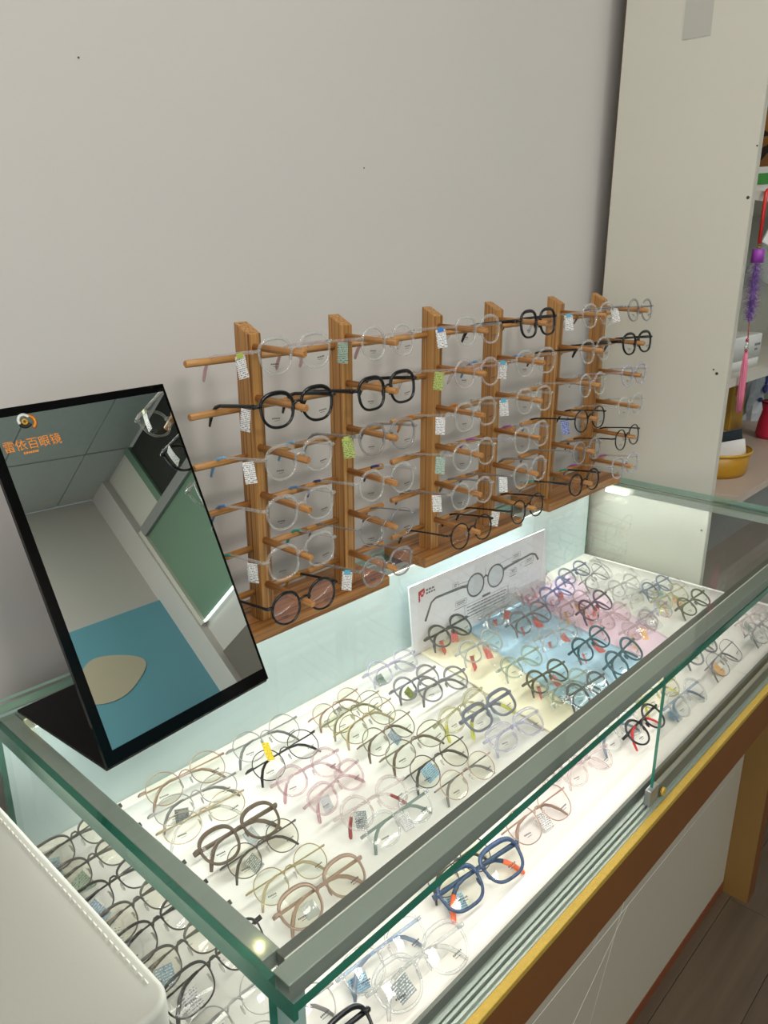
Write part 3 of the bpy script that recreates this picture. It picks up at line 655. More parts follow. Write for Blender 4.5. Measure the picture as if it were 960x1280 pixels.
# style: kind, rim, temple, tip, lens
STY = {
 'gunmetal': ('m', 'gunmetal', 'gunmetal', 'gunmetal', 'yellow'), 'blackmetal': ('m', 'blackmetal', 'blackmetal', 'black', 'clear'), 'silver': ('m', 'silver', 'silver', 'greytip', 'clear'),
 'rosegold': ('m', 'rosegold', 'rosegold', 'rosebrown', 'yellow'), 'champagne': ('m', 'champagne', 'champagne', 'clear', 'yellow'), 'gold': ('m', 'gold', 'gold', 'champagne', 'green'),
 'olive': ('m', 'olive', 'olive', 'olive', 'green'), 'bronze': ('m', 'bronze', 'bronze', 'brown', 'green'), 'rosewire': ('m', 'rosegold', 'rosegold', 'rosebrown', 'pink'),
 'greytemple': ('m', 'rosegold', 'gunmetal', 'greytip', 'yellow'), 'greymetal': ('m', 'greymetal', 'greymetal', 'greytip', 'clear'),
 'rosemetal': ('p', 'rosebrown', 'rosebrown', 'rosebrown', 'yellow'), 'brownplastic': ('pp', 'brown', 'brown', 'brown', 'clear'), 'pink': ('p', 'pink', 'pink', 'pinktip', 'pink'),
 'palepink': ('p', 'palepink', 'palepink', 'palepink', 'clear'), 'pinktip': ('p', 'palepink', 'palepink', 'darkredtip', 'clear'), 'greygreen': ('p', 'clear', 'greygreen', 'greygreen', 'clear'),
 'lilac': ('p', 'lilac', 'lilac', 'lilac', 'clear'), 'greyclear': ('p', 'greyclear', 'greyclear', 'greytip', 'clear'), 'yellowclear': ('p', 'yellowclear', 'yellowclear', 'yellowtip', 'yellow'),
 'slateblue': ('pp', 'slate', 'slate', 'yellowtip', 'clear'), 'darkgrey': ('p', 'darkgrey', 'darkgrey', 'darkgrey', 'green'), 'glitter': ('p', 'glitter', 'glitter', 'glitter', 'green'),
 'greenclear': ('p', 'greenclear', 'greenclear', 'greenclear', 'green'), 'darkolive': ('p', 'darkolive', 'darkolive', 'darkolive', 'green'), 'clear': ('p', 'clear', 'clear', 'clear', 'clear'),
 'teal': ('p', 'teal', 'teal', 'teal', 'clear'), 'bluepurple': ('p', 'bluepurple', 'bluepurple', 'bluetip', 'clear'), 'purple': ('p', 'purple', 'purple', 'purple', 'pink'),
 'bluegrey': ('p', 'bluegrey', 'bluegrey', 'bluegrey', 'clear'), 'clearblue': ('p', 'clear', 'clearblue', 'bluegrey', 'clear'), 'navy': ('pp', 'navy', 'navy', 'orangetip', 'yellow'),
 'pinkclear': ('p', 'palepink', 'palepink', 'palepink', 'pink'), 'blackred': ('p', 'black', 'black', 'redtip', 'clear'), 'black': ('pp', 'black', 'black', 'black', 'clear'),
 # on the racks
 'clear_pinktip': ('p', 'clear', 'palepink', 'pinktip', 'clear'), 'clear_bluetip': ('p', 'clear', 'clear', 'bluetip', 'clear'), 'clear_skytip': ('p', 'clear', 'clear', 'skytip', 'clear'),
 'clear_darktip': ('p', 'clear', 'clear', 'darkbluetip', 'clear'), 'clear_tealtip': ('p', 'clear', 'clear', 'tealtip', 'clear'), 'clear_violet': ('p', 'clear', 'lilac', 'violettip', 'clear'),
 'clear_orange': ('p', 'clear', 'clear', 'orangetemple', 'clear'), 'black_ochre': ('p', 'black', 'black', 'ochretip', 'rose_coat'), 'smoke': ('p', 'smoke', 'smoke', 'greytip', 'clear'),
 'smoke_rose': ('p', 'smoke', 'smoke', 'smoke', 'rose_coat'), 'clear_black': ('p', 'clear', 'blackmetal', 'black', 'clear'), 'black_teal': ('p', 'black', 'black', 'tealtip', 'clear'),
 'lilac_violet': ('p', 'lilac', 'palepink', 'violettip', 'clear'), 'grey_ring': ('p', 'smoke', 'greymetal', 'greytip', 'clear'), 'clear_grey': ('p', 'clear', 'smoke', 'greytip', 'clear'), 'black_round': ('m2', 'black', 'black', 'black', 'clear'),
}
clear('sleeve_film', (0.975, 0.975, 0.975), (0, 0, 0), 0.0, rough=0.12, ior=1.42)
CACHE = {}
def outline(shape, n=36):
    a, b, e, nar = SHAPES[shape]; out = []
    for i in range(n):
        q = 2*math.pi*i/n; c, s = math.cos(q), math.sin(q)
        x = a*math.copysign(abs(c)**(2/e), c); z = b*math.copysign(abs(s)**(2/e), s)
        out.append((x*(1+nar*z/b), z))
    return out
def m_front(kind, shape, m):
    key = ('front', kind, shape, m.name)
    if key in CACHE: return CACHE[key]
    b = MB(); a, h, e, nar = SHAPES[shape]
    rr, rd, k = {'m': (0.00075, 0.0010, 5), 'm2': (0.0014, 0.0016, 6), 'p': (0.0018, 0.0020, 6), 'pp': (0.0021, 0.0024, 6)}[kind]
    if shape == 'brow': rr *= 1.25
    ol = outline(shape)
    for s in (-1, 1):
        pts = [(s*(HALF+x), 0.0018*((x/a)**2)*0.8, z) for x, z in ol]
        top = [rr*(1.0+ (0.9 if shape == 'brow' else 0.5 if kind[0] == 'p' else 0.0)*max(0, z/h)) for x, z in ol]
        b.tube(pts, top, rd, k=k, closed=True)
        xo = HALF + a*(1+nar*0.4)
        b.tube([(s*(xo-0.0025), 0.0012, 0.0085), (s*(0.0655), 0.0016, 0.0088), (s*0.0672, 0.0060, 0.0085)], [rr*1.4, rr*1.5, rr*1.1], [rd*1.3]*3, k=6, ref=(0,0,1))
        if shape == 'brow': b.box(*sorted((s*0.0618, s*0.0690)), 0.0006, 0.0085, 0.0060, 0.0112)
    xi = HALF - a*(1+nar*0.3)
    zb = 0.0062
    if kind[0] == 'p': b.tube([(-xi-0.002, 0.0004, zb-0.002), (-xi*0.55, -0.0006, zb+0.0012), (0, -0.001, zb+0.0022), (xi*0.55, -0.0006, zb+0.0012), (xi+0.002, 0.0004, zb-0.002)], [0.0024, 0.0019, 0.0018, 0.0019, 0.0024], 0.0019, k=6)
    else: b.tube([(-xi-0.0008, 0.0, zb-0.002), (-xi*0.75, -0.0008, zb+0.0018), (-xi*0.35, -0.0014, zb+0.0042), (xi*0.35, -0.0014, zb+0.0042), (xi*0.75, -0.0008, zb+0.0018), (xi+0.0008, 0.0, zb-0.002)], rr*1.3, rd*1.2, k=6)
    CACHE[key] = b.mesh('frame_front', m); return CACHE[key]
def m_lens(shape, s, lens):
    key = ('lens', shape, s, lens)
    if key in CACHE: return CACHE[key]
    b = MB(); ol = outline(shape); n = len(ol); a = SHAPES[shape][0]
    rings = [1.0, 0.66, 0.33]
    vs = [(s*(HALF+x*r*0.985), 0.0016*((x*r/a)**2)*0.8-0.0012*(1-r*r), z*r*0.985) for r in rings for x, z in ol] + [(s*HALF, -0.0012, 0)]
    fs = [(k*n+i, k*n+(i+1) % n, (k+1)*n+(i+1) % n, (k+1)*n+i) for k in range(2) for i in range(n)] + [(2*n+i, 2*n+(i+1) % n, 3*n) for i in range(n)]
    b.add(vs, fs, 0, True)
    h = SHAPES[shape][1]
    for i in range(6):   # printed demo mark low on the lens
        x = HALF + 0.0000 + i*0.0022; z = -h*0.50 + (0.0002*i)
        b.add([(s*x, -0.0019, z), (s*(x+0.0016), -0.0019, z), (s*(x+0.0016), -0.0019, z+0.0019), (s*x, -0.0019, z+0.0019)], [(0, 1, 2, 3)], 1)
    b.add([(s*(HALF+0.001), -0.0019, -h*0.50-0.0022), (s*(HALF+0.0095), -0.0019, -h*0.50-0.0020), (s*(HALF+0.0095), -0.0019, -h*0.50-0.0014), (s*(HALF+0.001), -0.0019, -h*0.50-0.0016)], [(0, 1, 2, 3)], 1)
    me = bpy.data.meshes.new('lens'); me.from_pydata(b.v, [], b.f)
    me.materials.append(MATS['lens_'+lens]); me.materials.append(MATS['lens_ink'])
    me.polygons.foreach_set('material_index', b.m); me.polygons.foreach_set('use_smooth', b.s); me.update()
    CACHE[key] = me; return me
TP = [(0, 0, 0), (0, 0.006, 0.0002), (0, 0.045, 0.0006), (0, 0.088, 0.0), (0, 0.100, -0.0022), (0, 0.110, -0.0085), (0, 0.119, -0.0185), (0, 0.126, -0.0300)]
SHORT = ('orangetip', 'darkredtip', 'yellowtip', 'pinktip')
def m_temple(kind, m, full=False):
    key = ('temple', kind, m.name, full)
    if key in CACHE: return CACHE[key]
    ra, rb = {'m': (0.0007, 0.0011), 'm2': (0.0010, 0.0016), 'p': (0.0012, 0.0022), 'pp': (0.0015, 0.0030)}[kind]
    n = 7 if full else 5
    b = MB(); b.tube(TP[:n], ([ra*1.3, ra*1.2]+[ra]*6)[:n], ([rb*1.3, rb*1.2]+[rb]*6)[:n], k=6, ref=(0,0,1))
    CACHE[key] = b.mesh('temple', m); return CACHE[key]
def m_tip(kind, m, short=False):
    key = ('tip', kind, m.name, short)
    if key in CACHE: return CACHE[key]
    f = 1.0 if kind == 'p' else 1.15 if kind == 'pp' else 0.85
    b = MB()
    if short: b.tube(TP[5:]+[(0, 0.1275, -0.0335)], [0.0016*f, 0.0018*f, 0.0018*f, 0.0010*f], [0.0028*f, 0.0031*f, 0.0031*f, 0.0018*f], k=6, ref=(0,0,1))
    else: b.tube([(0, 0.082, 0.0003)]+TP[3:], [0.0012*f, 0.0015*f, 0.0017*f, 0.0017*f, 0.0017*f, 0.0012*f], [0.0020*f, 0.0024*f, 0.0026*f, 0.0028*f, 0.0030*f, 0.0020*f], k=6, ref=(0,0,1))
    CACHE[key] = b.mesh('temple_tip', m); return CACHE[key]
def m_pad(kind, s, m):
    key = ('pad', kind, s, m.name)
    if key in CACHE: return CACHE[key]
    b = MB()
    if kind == 'm': b.tube([(s*0.0105, 0.001, 0.0005), (s*0.0098, 0.006, 0.001), (s*0.0075, 0.0075, -0.003)], 0.0004, k=4)
    b.ball((s*0.0075, 0.0078 if kind == 'm' else 0.0045, -0.004), 0.0014, 0.0026, 0.0056, 6, 4)
    CACHE[key] = b.mesh('nose_pad', m); return CACHE[key]
def m_tag(name, w_, h_):
    key = ('tag', name, round(w_, 4), round(h_, 4))
    if key in CACHE: return CACHE[key]
    b = MB(); n = 5; vs = []
    for l in (0, 1):
        for i in range(n+1):
            t = i/n; y = 0.0012*math.sin(t*2.6) + 0.0003*l
            vs += [(-w_/2, y, -h_*t), (w_/2, y, -h_*t)]
    k = 2*(n+1)
    fs = [(2*i, 2*i+1, 2*i+3, 2*i+2) for i in range(n)] + [(k+2*i, k+2*i+2, k+2*i+3, k+2*i+1) for i in range(n)]
    fs += [(2*i, 2*i+2, k+2*i+2, k+2*i) for i in range(n)] + [(2*i+1, k+2*i+1, k+2*i+3, 2*i+3) for i in range(n)] + [(0, k, k+1, 1), (2*n, 2*n+1, k+2*n+1, k+2*n)]
    b.add(vs, fs, 0, False)
    CACHE[key] = b.mesh('price_tag', MATS['tag_'+name]); return CACHE[key]
CAPS = {'blue': (52, 120, 196), 'sky': (92, 176, 206), 'lime': (176, 190, 84), 'teal': (70, 160, 150)}

def glasses(style, shape, label, group, folded, scale=1.0, tagspec=None, side_tag=-1, rng=random, cat='eyeglasses'):
    kind, rim, tem, tip, lens = STY[style]
    root = link('eyeglasses', None); root.empty_display_size = 0.02
    tag(root, label, cat, group)
    link('frame_front', m_front(kind, shape, F(rim)), root)
    for s in (-1, 1):
        link('lens', m_lens(shape, s, lens), root)
    for s in (-1, 1):
        link('nose_pad', m_pad('m' if kind[0] != 'p' else 'p', s, MATS['nose_pad_soft'] if kind[0] != 'p' else F(rim)), root)
        t = link('temple', m_temple(kind, F(tem), tip in SHORT), root)
        t.location = (s*0.0672, 0.006 if (s == 1 or not folded) else 0.0092, 0.0085)
        if folded:
            t.rotation_euler = (0, 0, s*R(90 - rng.uniform(0, 3.5) if s == 1 else 90 - rng.uniform(1, 6)))
        else:
            t.rotation_euler = (R(-1.2), 0, R(s*rng.uniform(-1, 2.5)))
        p = link('temple_tip', m_tip(kind, F(tip), tip in SHORT), t)
        if tip != tem: p['label'] = {'black': 'black'}.get(tip, tip.replace('tip', '')) + ' temple tip'
    if tagspec:
        for ts_ in (tagspec if isinstance(tagspec, list) else [tagspec]):
            name, w_, h_, loc, rot = ts_[:5]
            g = link('price_tag', m_tag(name, w_, h_), root); g.location = loc; g.rotation_euler = rot
            if len(ts_) > 5:
                cname = ts_[5]
                c = MB().box(-w_*0.30, w_*0.30, -0.0012, 0.0014, -0.004, 0.003).obj('tag_cap', mat('cap_'+cname, CAPS[cname], 0.4), g)
    root.scale = (scale, scale, scale)
    return root
def sleeve(root, rng):
    b = MB(); nu, nv = 16, 6; ph = [rng.uniform(0, 6) for _ in range(4)]; vs = []
    for l in (0, 1):
        for i in range(nu+1):
            for j in range(nv+1):
                u, v = i/nu-0.5, j/nv-0.5
                d = 0.0022*math.sin(17*u+9*v+ph[0]) + 0.0018*math.sin(31*v-12*u+ph[1]) + 0.0012*math.sin(43*u+ph[2])
                vs.append((0.150*u+0.006*v, -0.0072+d-0.00025*l+0.006*(2*v)**2*0.6+0.010*(2*u)**4*0.8, 0.004+0.062*v))
    k = (nu+1)*(nv+1); q = lambda i, j: i*(nv+1)+j
    fs = [(q(i,j), q(i+1,j), q(i+1,j+1), q(i,j+1)) for i in range(nu) for j in range(nv)]
    fs += [(k+q(i,j), k+q(i,j+1), k+q(i+1,j+1), k+q(i+1,j)) for i in range(nu) for j in range(nv)]
    b.add(vs, fs, 0, True)
    o = b.obj('plastic_sleeve', MATS['sleeve_film'], root); o['label'] = 'clear plastic sleeve'
def low_z(root):
    bpy.context.view_layer.update()
    lo = 1e9
    for c in root.children_recursive:
        if c.type == 'MESH' and not c.name.startswith(('price_tag', 'tag_cap', 'lens', 'plastic')):
            mw = c.matrix_world
            for co in c.bound_box:
                pass
            row = mw[2]
            for v in c.data.vertices:
                z = row[0]*v.co.x + row[1]*v.co.y + row[2]*v.co.z + row[3]
                if z < lo: lo = z
    return lo

# ---------------------------------------------------------------- glasses lying in the case: x, y, yaw, scale, style, shape, tag, label
TRAY = [
(0.345, 0.871, 7.7, 1.09, 'gunmetal', 'brow', 'blue', 'dark metal brow-line glasses farthest in the column beside the end glass'),
(0.344, 0.825, 3.8, 1.09, 'gunmetal', 'brow', 'green', 'dark metal brow-line glasses second from the back in the column beside the end glass'),
(0.342, 0.767, 6.3, 1.09, 'blackmetal', 'brow', 'blue2', 'dark metal brow-line glasses third from the back in the column beside the end glass'),
(0.345, 0.717, 6.0, 1.09, 'gunmetal', 'brow', 'white', 'dark metal brow-line glasses fourth from the back in the column beside the end glass'),
(0.345, 0.674, 4.0, 1.09, 'blackmetal', 'brow', None, 'dark metal brow-line glasses fifth from the back in the column beside the end glass'),
(0.346, 0.627, 4.3, 1.09, 'gunmetal', 'brow', 'blue2', 'dark metal brow-line glasses sixth from the back in the column beside the end glass'),
(0.355, 0.578, 6.6, 1.09, 'blackmetal', 'brow', 'white', 'dark metal brow-line glasses seventh from the back in the column beside the end glass'),
(0.343, 0.527, 1.0, 1.00, 'silver', 'round', 'white', 'silver wire glasses at the front of the end-glass column'),
(0.519, 0.882, -3.5, 1.06, 'rosegold', 'round', None, 'rose gold wire glasses at the back mirror-end corner of the white sheet'),
(0.508, 0.839, -4.3, 1.06, 'silver', 'oval', 'grey', 'thin silver oval glasses with a grey tag behind the champagne pair'),
(0.488, 0.789, -4.8, 1.01, 'champagne', 'oval', None, 'champagne oval wire glasses just behind the brown pair'),
(0.507, 0.735, -0.7, 1.00, 'brownplastic', 'panto', 'clear', 'brown panto glasses next to the end-glass column, thick curved temples'),
(0.508, 0.688, -0.4, 0.92, 'gunmetal', 'round', 'pewter', 'dark wire round glasses with a pewter tag in front of the brown pair'),
(0.502, 0.626, -1.8, 0.92, 'gold', 'round', None, 'gold wire glasses with thin temples near the front mirror-end corner'),
(0.513, 0.578, -4.3, 1.01, 'rosemetal', 'panto', 'clear', 'thick rose-brown glasses touching the front rail by the mirror end'),
(0.661, 0.869, 0.6, 1.06, 'silver', 'round', None, 'silver round wire glasses at the back edge behind the yellow tag'),
(0.662, 0.824, 2.1, 1.06, 'blackmetal', 'round', 'yellow', 'thin black wire glasses with a yellow tag'),
(0.654, 0.761, -4.0, 0.94, 'pink', 'round', None, 'pink clear glasses beside the yellow-tagged black pair'),
(0.661, 0.709, 8.0, 0.92, 'pink', 'panto', 'clear', 'pale pink glasses in front of the other pink pair'),
(0.813, 0.866, 3.7, 0.92, 'rosegold', 'round', 'white', 'rose wire glasses on the back edge behind the olive pair'),
(0.816, 0.824, 2.2, 1.03, 'olive', 'oval', None, 'olive wire oval glasses in the back rows of the white sheet'),
(0.810, 0.789, 3.6, 1.06, 'gold', 'round', None, 'gold round wire glasses beside the olive oval pair'),
(0.806, 0.738, 5.0, 1.00, 'bronze', 'round', 'blue2', 'bronze round wire glasses with a pale blue tag'),
(0.814, 0.687, -1.1, 1.06, 'bronze', 'oval', None, 'bronze oval wire glasses between the yellow-green and silver pairs'),
(0.810, 0.636, 1.1, 1.06, 'gunmetal', 'round', 'bluelens', 'dark round wire glasses with a blue sticker on one lens'),
(0.815, 0.586, -2.1, 0.94, 'greytemple', 'round', None, 'rose wire glasses with thick grey temples by the front rail'),
(0.666, 0.637, -3.9, 0.97, 'pinktip', 'round', 'pewter', 'clear pink glasses with dark red temple tips'),
(0.674, 0.596, -2.9, 0.95, 'greygreen', 'panto', 'white', 'clear glasses with grey-green temples against the front rail'),
(0.974, 0.883, -2.7, 1.00, 'lilac', 'round', 'green', 'lilac clear glasses on the back edge of the white sheet'),
(0.964, 0.815, 0.8, 0.94, 'greyclear', 'round', 'yellowgreen', 'grey clear round glasses next to the lilac pair at the back'),
(0.987, 0.772, -5.5, 0.97, 'greyclear', 'round', None, 'smoky clear round glasses with thick grey tips'),
(0.943, 0.692, 4.2, 1.05, 'yellowclear', 'oval', None, 'yellow-green clear glasses with yellow temple tips'),
(0.970, 0.656, -0.1, 1.02, 'slateblue', 'way', 'clear', 'slate blue glasses with yellow-green temple tips'),
(0.960, 0.597, -4.1, 1.02, 'lilac', 'way', None, 'thick lilac clear glasses against the front rail'),
(1.148, 0.883, 1.2, 1.03, 'darkgrey', 'round', 'red', 'dark grey round glasses with red tags at the back of the yellow sheet'),
(1.140, 0.800, -2.0, 0.98, 'glitter', 'round', 'red', 'glittery clear glasses in the middle of the yellow sheet'),
(1.143, 0.708, -2.9, 0.92, 'greenclear', 'round', None, 'pale green clear glasses on the yellow sheet by the blue edge'),
(1.133, 0.645, -3.9, 0.92, 'darkolive', 'round', 'red', 'dark olive round glasses with a red tag on the yellow sheet'),
(1.135, 0.602, -6.8, 0.92, 'greenclear', 'round', None, 'olive clear glasses between the two dark pairs on the yellow sheet'),
(1.136, 0.565, -3.2, 0.94, 'darkgrey', 'round', None, 'dark grey round glasses on the yellow sheet by the front rail'),
(1.311, 0.865, -1.8, 1.06, 'clear', 'round', 'red', 'clear glasses with a red tag at the back of the blue sheet'),
(1.316, 0.800, -2.5, 1.06, 'greyclear', 'round', 'red', 'smoky glasses with a red tag on the blue sheet'),
(1.300, 0.723, -8.0, 0.92, 'clear', 'round', 'red', 'clear glasses with a long red tag on the blue sheet'),
(1.299, 0.649, 0.2, 0.99, 'teal', 'round', 'red', 'dark teal round glasses with a red tag on the blue sheet'),
(1.291, 0.575, 5.6, 1.06, 'teal', 'round', None, 'dark teal round glasses on the blue sheet by the front rail'),
(1.454, 0.881, 1.3, 1.06, 'pink', 'round', 'rosetag', 'pink glasses at the back of the pink sheet'),
(1.470, 0.828, 2.5, 1.06, 'bluepurple', 'round', 'red', 'blue-violet glasses with a red tag on the pink sheet'),
(1.431, 0.765, -3.7, 0.95, 'pink', 'round', 'orange', 'rose glasses with an orange tag on the pink sheet'),
(1.460, 0.727, 4.0, 1.06, 'purple', 'round', 'red', 'dark purple round glasses with a red tag on the pink sheet'),
(1.438, 0.673, -2.8, 0.95, 'pink', 'round', None, 'clear pink glasses in front of the dark purple pair'),
(1.428, 0.610, -3.9, 0.92, 'pink', 'round', 'orange', 'clear pink glasses with an orange tag near the front rail'),
(1.523, 0.618, -3.6, 0.92, 'lilac', 'round', None, 'lilac glasses at the front shelf-side corner of the pink sheet'),
(1.621, 0.871, -2.4, 0.94, 'bluegrey', 'round', None, 'blue-grey round glasses in the back corner by the shelf unit'),
(1.621, 0.816, 8.0, 1.06, 'greymetal', 'round', None, 'grey wire round glasses beside the corner pair'),
(1.623, 0.741, -6.1, 0.93, 'clear', 'round', None, 'clear glasses with grey temples on the white corner past the pink sheet'),
(1.610, 0.690, -6.0, 0.95, 'clear', 'round', None, 'clear glasses next to the blue-tagged pair'),
(1.664, 0.679, -4.8, 0.92, 'bluegrey', 'round', 'lightblue', 'blue-grey glasses with a light blue tag'),
(1.609, 0.623, -7.3, 0.96, 'yellowclear', 'round', 'orange', 'yellow clear child glasses with an orange tag'),
(1.642, 0.584, -3.1, 0.97, 'darkolive', 'round', None, 'dark green round glasses at the shelf end by the rail'),
(0.511, 0.417, -6.0, 1.06, 'clear', 'panto', 'label', 'large clear glasses with a printed grey label in the front strip'),
(0.496, 0.459, -5.5, 0.92, 'clearblue', 'panto', 'bluecard', 'clear glasses with blue-grey temples in the front strip'),
(0.365, 0.470, -4.0, 0.95, 'silver', 'round', None, 'silver wire glasses at the near corner of the front strip'),
(0.372, 0.425, -5.0, 0.95, 'black', 'square', None, 'black square glasses at the bottom edge of the front strip'),
(0.664, 0.449, -9.0, 1.06, 'navy', 'way', 'bluecard', 'navy blue square glasses with orange temple tips'),
(0.804, 0.454, -3.8, 1.03, 'rosewire', 'panto', 'white', 'rose wire glasses behind the navy pair'),
(0.952, 0.465, -6.9, 0.92, 'pinkclear', 'panto', None, 'pale pink clear glasses in the front strip'),
(1.117, 0.449, 2.2, 0.92, 'blackred', 'round', None, 'black round glasses with bright red temple tips'),
(1.246, 0.433, -2.0, 0.97, 'clearblue', 'round', 'bluecard', 'clear glasses with blue and dark accents past the sliding door edge'),
(1.426, 0.436, 1.6, 1.03, 'greymetal', 'panto', 'peach', 'grey metal glasses with pale temples in the front strip'),
(1.434, 0.487, 1.2, 1.06, 'greyclear', 'round', None, 'smoky wire glasses partly behind the front rail'),
(1.655, 0.460, -6.0, 0.92, 'pinkclear', 'round', 'green', 'pinkish clear glasses at the far end of the front strip'),
(1.601, 0.423, -0.6, 1.06, 'greymetal', 'round', 'clear', 'dark rim glasses with a clear tag at the far end of the front strip'),
(1.229, 0.474, -5.8, 0.92, 'yellowclear', 'oval', None, 'yellow clear child glasses by the sliding door edge'),
(1.075, 0.473, -3.1, 0.92, 'clearblue', 'round', None, 'clear glasses with blue tips behind the red-tipped pair'),
(0.936, 0.498, -5.5, 0.92, 'pinkclear', 'round', None, 'faint pink glasses under the front rail behind the pale pink pair'),
(0.660, 0.482, -3.1, 0.92, 'gunmetal', 'round', None, 'dark wire glasses under the front rail behind the navy pair'),
]
G_CASE = 'eyeglasses lying in the showcase'
rng = random.Random(11)
TLT = {}
for i, (x, y, yaw, sc_, style, shape, tg, label) in enumerate(TRAY):
    spec = None
    if tg == 'yellow': spec = ('yellow', 0.011, 0.030, (-0.020, -0.004, 0.030), (R(-6), R(20), 0))
    elif tg == 'bluelens': spec = ('blue', 0.026, 0.022, (-0.030, -0.0016, 0.006), (0, R(-6), 0))
    elif tg == 'label': spec = ('pewter', 0.022, 0.020, (-0.034, -0.0016, 0.004), (0, R(-8), 0))
    elif tg == 'bluecard': spec = ('blue', 0.026, 0.018, (-0.040, 0.0155, 0.000), (0, R(8), 0))
    elif tg in ('red', 'orange', 'rosetag'):
        nm_ = {'rosetag': 'rose'}.get(tg, tg)
        spec = [(nm_, 0.0145, 0.036, (-0.026, 0.014, -0.006), (R(12), R(rng.uniform(-30, 20)), R(20))), (nm_, 0.0145, 0.032, (0.022, 0.014, -0.002), (R(12), R(rng.uniform(-20, 50)), R(-20)))]
    elif tg:
        nm_ = {'blue2': 'blue2', 'yellowgreen': 'greenyellow', 'peach': 'orange', 'clear': 'clear'}.get(tg, tg)
        spec = (nm_, 0.019, 0.024, (rng.choice((-0.020, -0.030, 0.016)), 0.0155, 0.002), (R(4), R(rng.uniform(-25, 25)), 0))
    g = glasses(style, shape, label, G_CASE, True, sc_, spec, rng=rng)
    key = (style, shape)
    tilt = R(-rng.uniform(50, 58))
    g.rotation_euler = (tilt, R(rng.uniform(-2, 2)), R(yaw))
    g.location = (x, y, 0)
    if (1.02 < x < 1.66 and y > 0.56 and style not in ('darkolive', 'teal', 'bluegrey') and rng.random() < 0.75): sleeve(g, rng)
    floor_z = -0.7706 if not (1.02 < x < 1.62 and y > 0.52) else -0.7662
    g.location = (x, y, floor_z - low_z(g) + 0.0003)

# ---------------------------------------------------------------- wooden racks and the glasses on them
RACKS = [(0.605, 0.920, (0.6733, 0.8483), 0.0), (1.020, 1.335, (1.0723, 1.2527), 0.004), (1.450, 1.778, (1.4822, 1.6666), 0.010)]
PEGZ = [-0.1250 - 0.0697*i for i in range(6)]
BARZ = [-0.1400 - 0.0697*i for i in range(6)]
for ri, (bx0, bx1, posts, dy) in enumerate(RACKS):
    rk = thing('eyewear_rack', ((bx0+bx1)/2, 0.893+dy, ZT+0.0003), ('pine display rack with two pegged posts standing next to the mirror', 'middle pine display rack with two pegged posts above the information card', 'pine display rack with two pegged posts nearest the white shelf unit')[ri], 'display rack', 'pine racks for glasses')
    cx, cy, cz = (bx0+bx1)/2, 0.893, ZT+0.0003
    wbd = MB().box(bx0-cx, bx1-cx, 0.842-cy, 0.944-cy, 0, 0.0185).obj('base_board', MATS['wood_board'], rk, 0.0012)
    for px in posts:
        b = MB(); hx, y0, y1 = 0.01125, 0.864-cy, 0.893-cy
        z0, zf, zb = 0.0186, -0.1075-cz, -0.0930-cz
        b.add([(px-cx-hx, y0, z0), (px-cx+hx, y0, z0), (px-cx+hx, y1, z0), (px-cx-hx, y1, z0), (px-cx-hx, y0, zf), (px-cx+hx, y0, zf), (px-cx+hx, y1, zb), (px-cx-hx, y1, zb)],
              [(0,3,2,1), (4,5,6,7), (0,1,5,4), (1,2,6,5), (2,3,7,6), (3,0,4,7)])
        b.obj('post', MATS['wood_post'], rk, 0.0010)
        for i in range(6):
            z = PEGZ[i]-cz
            MB().tube([(px-cx, 0.8640-cy, z), (px-cx, 0.7635-cy, z-0.001), (px-cx, 0.7625-cy, z-0.001)], [0.0050, 0.0049, 0.0040], k=12, ref=(0,0,1)).obj('peg', MATS['wood_peg'], rk)
            z = BARZ[i]-cz; yb = 0.884-cy
            for s in (-1, 1):
                MB().tube([(px-cx+s*0.0112, yb, z), (px-cx+s*0.0975, yb, z), (px-cx+s*0.0985, yb, z)], [0.0050, 0.0050, 0.0040], k=12, ref=(0,0,1)).obj('crossbar', MATS['wood_bar'], rk)
LV = ['top', 'second', 'third', 'fourth', 'fifth', 'lowest']
PO = ['first post from mirror', 'second post from mirror', 'third post from mirror', 'fourth post from mirror', 'fifth post from mirror', 'sixth post by shelf']
W_ = 'white'
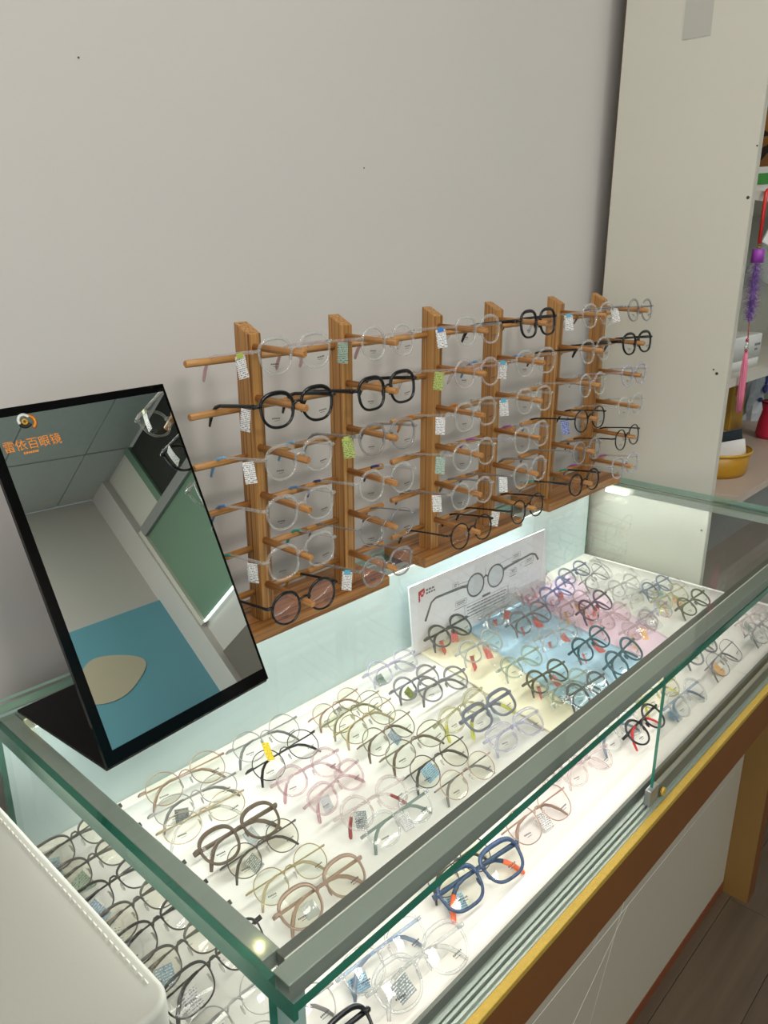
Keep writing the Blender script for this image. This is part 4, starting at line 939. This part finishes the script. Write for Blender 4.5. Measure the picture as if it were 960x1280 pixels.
RK = [
 [('clear_pinktip', 'panto', 'clear glasses with pink tips and white tag', ('white', 'lime')), ('black', 'panto', 'thick black glasses with white tag', ('white', None)), ('clear_skytip', 'panto', 'clear glasses with sky blue tips, tag', ('white', None)),
  ('clear_bluetip', 'panto', 'clear glasses with light blue tips', None), ('clear_tealtip', 'geo', 'clear glasses with teal tips and tag', ('white', None)), ('black_ochre', 'round', 'round black glasses with ochre tip, pinkish lenses', None)],
 [('clear_pinktip', 'round', 'round clear pinkish glasses with teal tag', ('green', None)), ('black', 'geo', 'glossy black glasses', None), ('smoke', 'panto', 'smoky grey glasses with green tag', ('greenyellow', 'lime')),
  ('clear_darktip', 'round', 'clear glasses with dark blue tips', None), ('greymetal', 'round', 'thin grey metal round glasses', None), ('smoke_rose', 'panto', 'smoky glasses with pink lenses and white tag', ('white', 'sky'))],
 [('clear', 'panto', 'clear glasses with blue-capped tag', ('white', 'blue')), ('palepink', 'round', 'pale pink clear glasses with green tag', ('greenyellow', None)), ('clear_orange', 'geo', 'clear glasses with orange tips', ('white', None)),
  ('clear', 'round', 'clear round glasses with pale green tag', ('green', None)), ('clear_grey', 'round', 'clear round glasses with grey temples, tag', ('white', None)), ('black_round', 'round', 'slim round black glasses', None)],
 [('black', 'geo', 'thick black glasses', None), ('clear_bluetip', 'panto', 'clear bluish glasses with white tag', ('white', 'sky')), ('clear', 'panto', 'clear glasses with white tag', ('white', 'sky')),
  ('clear_violet', 'geo', 'clear glasses with violet tips', None), ('clear_grey', 'panto', 'clear grey glasses with tag', ('white', None)), ('black_round', 'round', 'slim round black glasses with tag', ('white', None))],
 [('clear', 'panto', 'clear glasses with printed white tag', ('white', 'sky')), ('clear_black', 'panto', 'clear bluish glasses with black temples', None), ('clear', 'round', 'clear round glasses', None),
  ('black_round', 'round', 'thin black round glasses with navy tag', ('navy', None)), ('smoke', 'round', 'smoky clear glasses', None), ('black_teal', 'round', 'round black glasses with teal tips', None)],
 [('grey_ring', 'round', 'grey round glasses', ('white', None)), ('black', 'panto', 'thick black glasses', None), ('lilac', 'panto', 'lilac clear glasses', None),
  ('clear', 'panto', 'clear glasses', None), ('black_round', 'round', 'thin black round glasses', None), ('lilac_violet', 'geo', 'pinkish lilac glasses with violet tip', None)]]
rng = random.Random(23)
pxs = [(p, r[3]) for r in RACKS for p in r[2]]
for pi, (px, dy) in enumerate(pxs):
    for li in range(6):
        style, shape, look, tg = RK[pi][li]
        spec = None
        if tg:
            nm_, cap = tg
            spec = (nm_, 0.0165, 0.030, (-0.0690, 0.020+0.012*rng.random(), 0.0055), (R(rng.uniform(-8, 8)), R(rng.uniform(-12, 12)), R(90+rng.uniform(15, 50)))) + ((cap,) if cap else ())
        g = glasses(style, shape, '%s on the %s peg, %s' % (look, LV[li], PO[pi]), 'eyeglasses on the wooden racks', False, 0.96, spec, rng=rng)
        kind = STY[style][0]
        # the bridge rides on the peg
        zb = PEGZ[li] + 0.0050 + (0.0005 if kind[0] == 'p' else 0.0) - (0.0062+0.0022-0.0019)*0.96 if kind[0] == 'p' else PEGZ[li] + 0.0050 - 0.0084*0.96
        g.location = (px + rng.uniform(-0.002, 0.002), 0.779+dy, zb)
        g.rotation_euler = (R(rng.uniform(-7.2, -5.2)), R(rng.uniform(-2.5, 2.5)), R(rng.uniform(-4, 3)))
